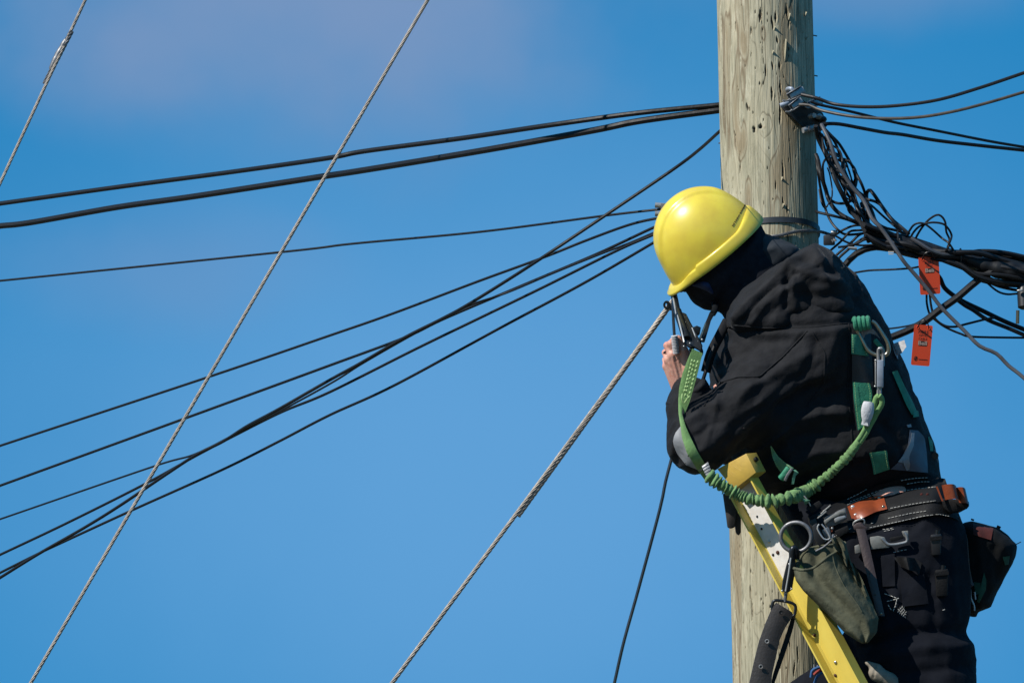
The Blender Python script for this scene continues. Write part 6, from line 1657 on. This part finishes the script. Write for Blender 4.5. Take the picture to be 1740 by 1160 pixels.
# ---- black bag behind the hip
bagt = thing('tool_bag', 'black cloth tool bag with dark red patch hanging behind the hip against the sky', 'bag', B(1680, 960, .36))
BAG = [(1632, 890), (1640, 885), (1652, 883), (1672, 888), (1697, 896), (1714, 908), (1728, 925.5), (1724, 945), (1714.5, 966), (1703, 990), (1692, 1010), (1684, 1032), (1663, 1040), (1659.6, 1050), (1644, 1046), (1630, 1030), (1622, 960)]
bg_ = nets(s_pillow(BAG, 30, .085, .36), at(1605, 1065, .24), at(1742, 870, .24) + np.array((0, 0, .26)), .005, 2)
bg_ = (wrinkle(bg_[0], bg_[1], [([(1660, 900), (1668, 960), (1664, 1030)], 7, .006), ([(1690, 930), (1694, 980)], 8, -.006)], .004, 13, 22), bg_[1])
bo_ = soft('bag_body', bg_, M['bag'], bagt)
sv = SURF[:]; SURF.clear(); surface(bo_)
drape([(1653, 888), (1654, 908)], [(1688, 897), (1684, 917)], 5, 6, .004).build('cloth_patch', M['bag_red'], bagt)
drape([(1672, 972), (1668, 990), (1660, 1022)], [(1676, 985), (1676, 1000), (1664, 1024)], 5, 3, .004).build('cloth_patch', M['bag_green'], bagt)
drape([(1655, 988), (1657, 1010)], [(1666, 990), (1666, 1008)], 4, 3, .004).build('cloth_patch', M['bag_green'], bagt)
drape([(1704, 946), (1708, 960)], [(1716, 944), (1714, 958)], 4, 3, .004).build('cloth_patch', M['bag_green'], bagt)
SURF.clear(); SURF += sv
MB().tube([B(1652, 884, .38), B(1653, 881, .38)], .004, 8).build('corner_knot', M['bag'], bagt)
MB().tube([B(1696, 897, .38), B(1698, 893, .38)], .005, 8).build('corner_knot', M['bag'], bagt)
MB().tube([B(1727, 924, .36), B(1735, 920, .36)], .0012, 5).build('loose_thread', M['bag'], bagt)
cord = thing('brown_cord', 'thin brown leather cord with steel snap hanging over the black bag', 'cord', B(1640, 930, .46))
MB().tube(spline([B(x, y, .47) for x, y in ((1629, 878), (1633, 890), (1641, 912), (1644, 940), (1646, 965), (1650, 985), (1653, 993))], .005), .0030, 8, flat=.5).build('cord', M['leather_brown'], cord)
MB().tube(spline([B(x, y, .475) for x, y in ((1641, 969), (1645, 980), (1650, 992), (1653, 995))], .005), .0045, 8).build('knot', M['leather_brown'], cord)
MB().tube(spline([B(x, y, .475) for x, y in ((1648, 992), (1649, 1005), (1650, 1016), (1655, 1028), (1655.5, 1037))], .004), .0022, 8).build('snap', M['chrome'], cord)
MB().tube([B(1656, 1005, .475), B(1657.5, 1018, .475)], .0020, 8).build('snap', M['chrome'], cord)
MB().tube(spline([B(x, y, .47) for x, y in ((1620, 868), (1623, 858), (1627, 860), (1628, 872))], .003), .0024, 8).build('wire_loop', M['chrome'], cord)
MB().tube(spline([B(x, y, .46) for x, y in ((1619, 903), (1624, 907), (1638, 909))], .004), .0026, 8).build('wire_loop', M['dull_steel'], cord)
MB().tube(spline([B(x, y, .46) for x, y in ((1626, 921), (1630, 920), (1636, 922))], .004), .0026, 8).build('wire_loop', M['dull_steel'], cord)

# ---- coil of blue and red cord by the pole
rc = thing('cord_coil', 'small coil of blue and red cord between ladder and pole at the bottom', 'cord', B(1385, 1145, .50))
for k, (m, pts) in enumerate((('blue_cord', ((1378, 1150), (1380, 1139), (1388, 1134), (1398, 1132), (1406, 1136))), ('red_cord', ((1383, 1146), (1388, 1141), (1394, 1138), (1400, 1138))), ('blue_cord', ((1384, 1160), (1388, 1150), (1395, 1143), (1403, 1141))))):
    MB().tube(spline([B(x, y, .60 + .004 * k) for x, y in pts], .004), .0034, 8).build('cord', M[m], rc)
MB().tube([B(1383, 1128, .60), B(1383.5, 1134, .60), B(1386, 1136, .60), B(1389, 1133, .60), B(1389, 1129, .60)], .0014, 6).build('wire_loop', M['chrome'], rc)
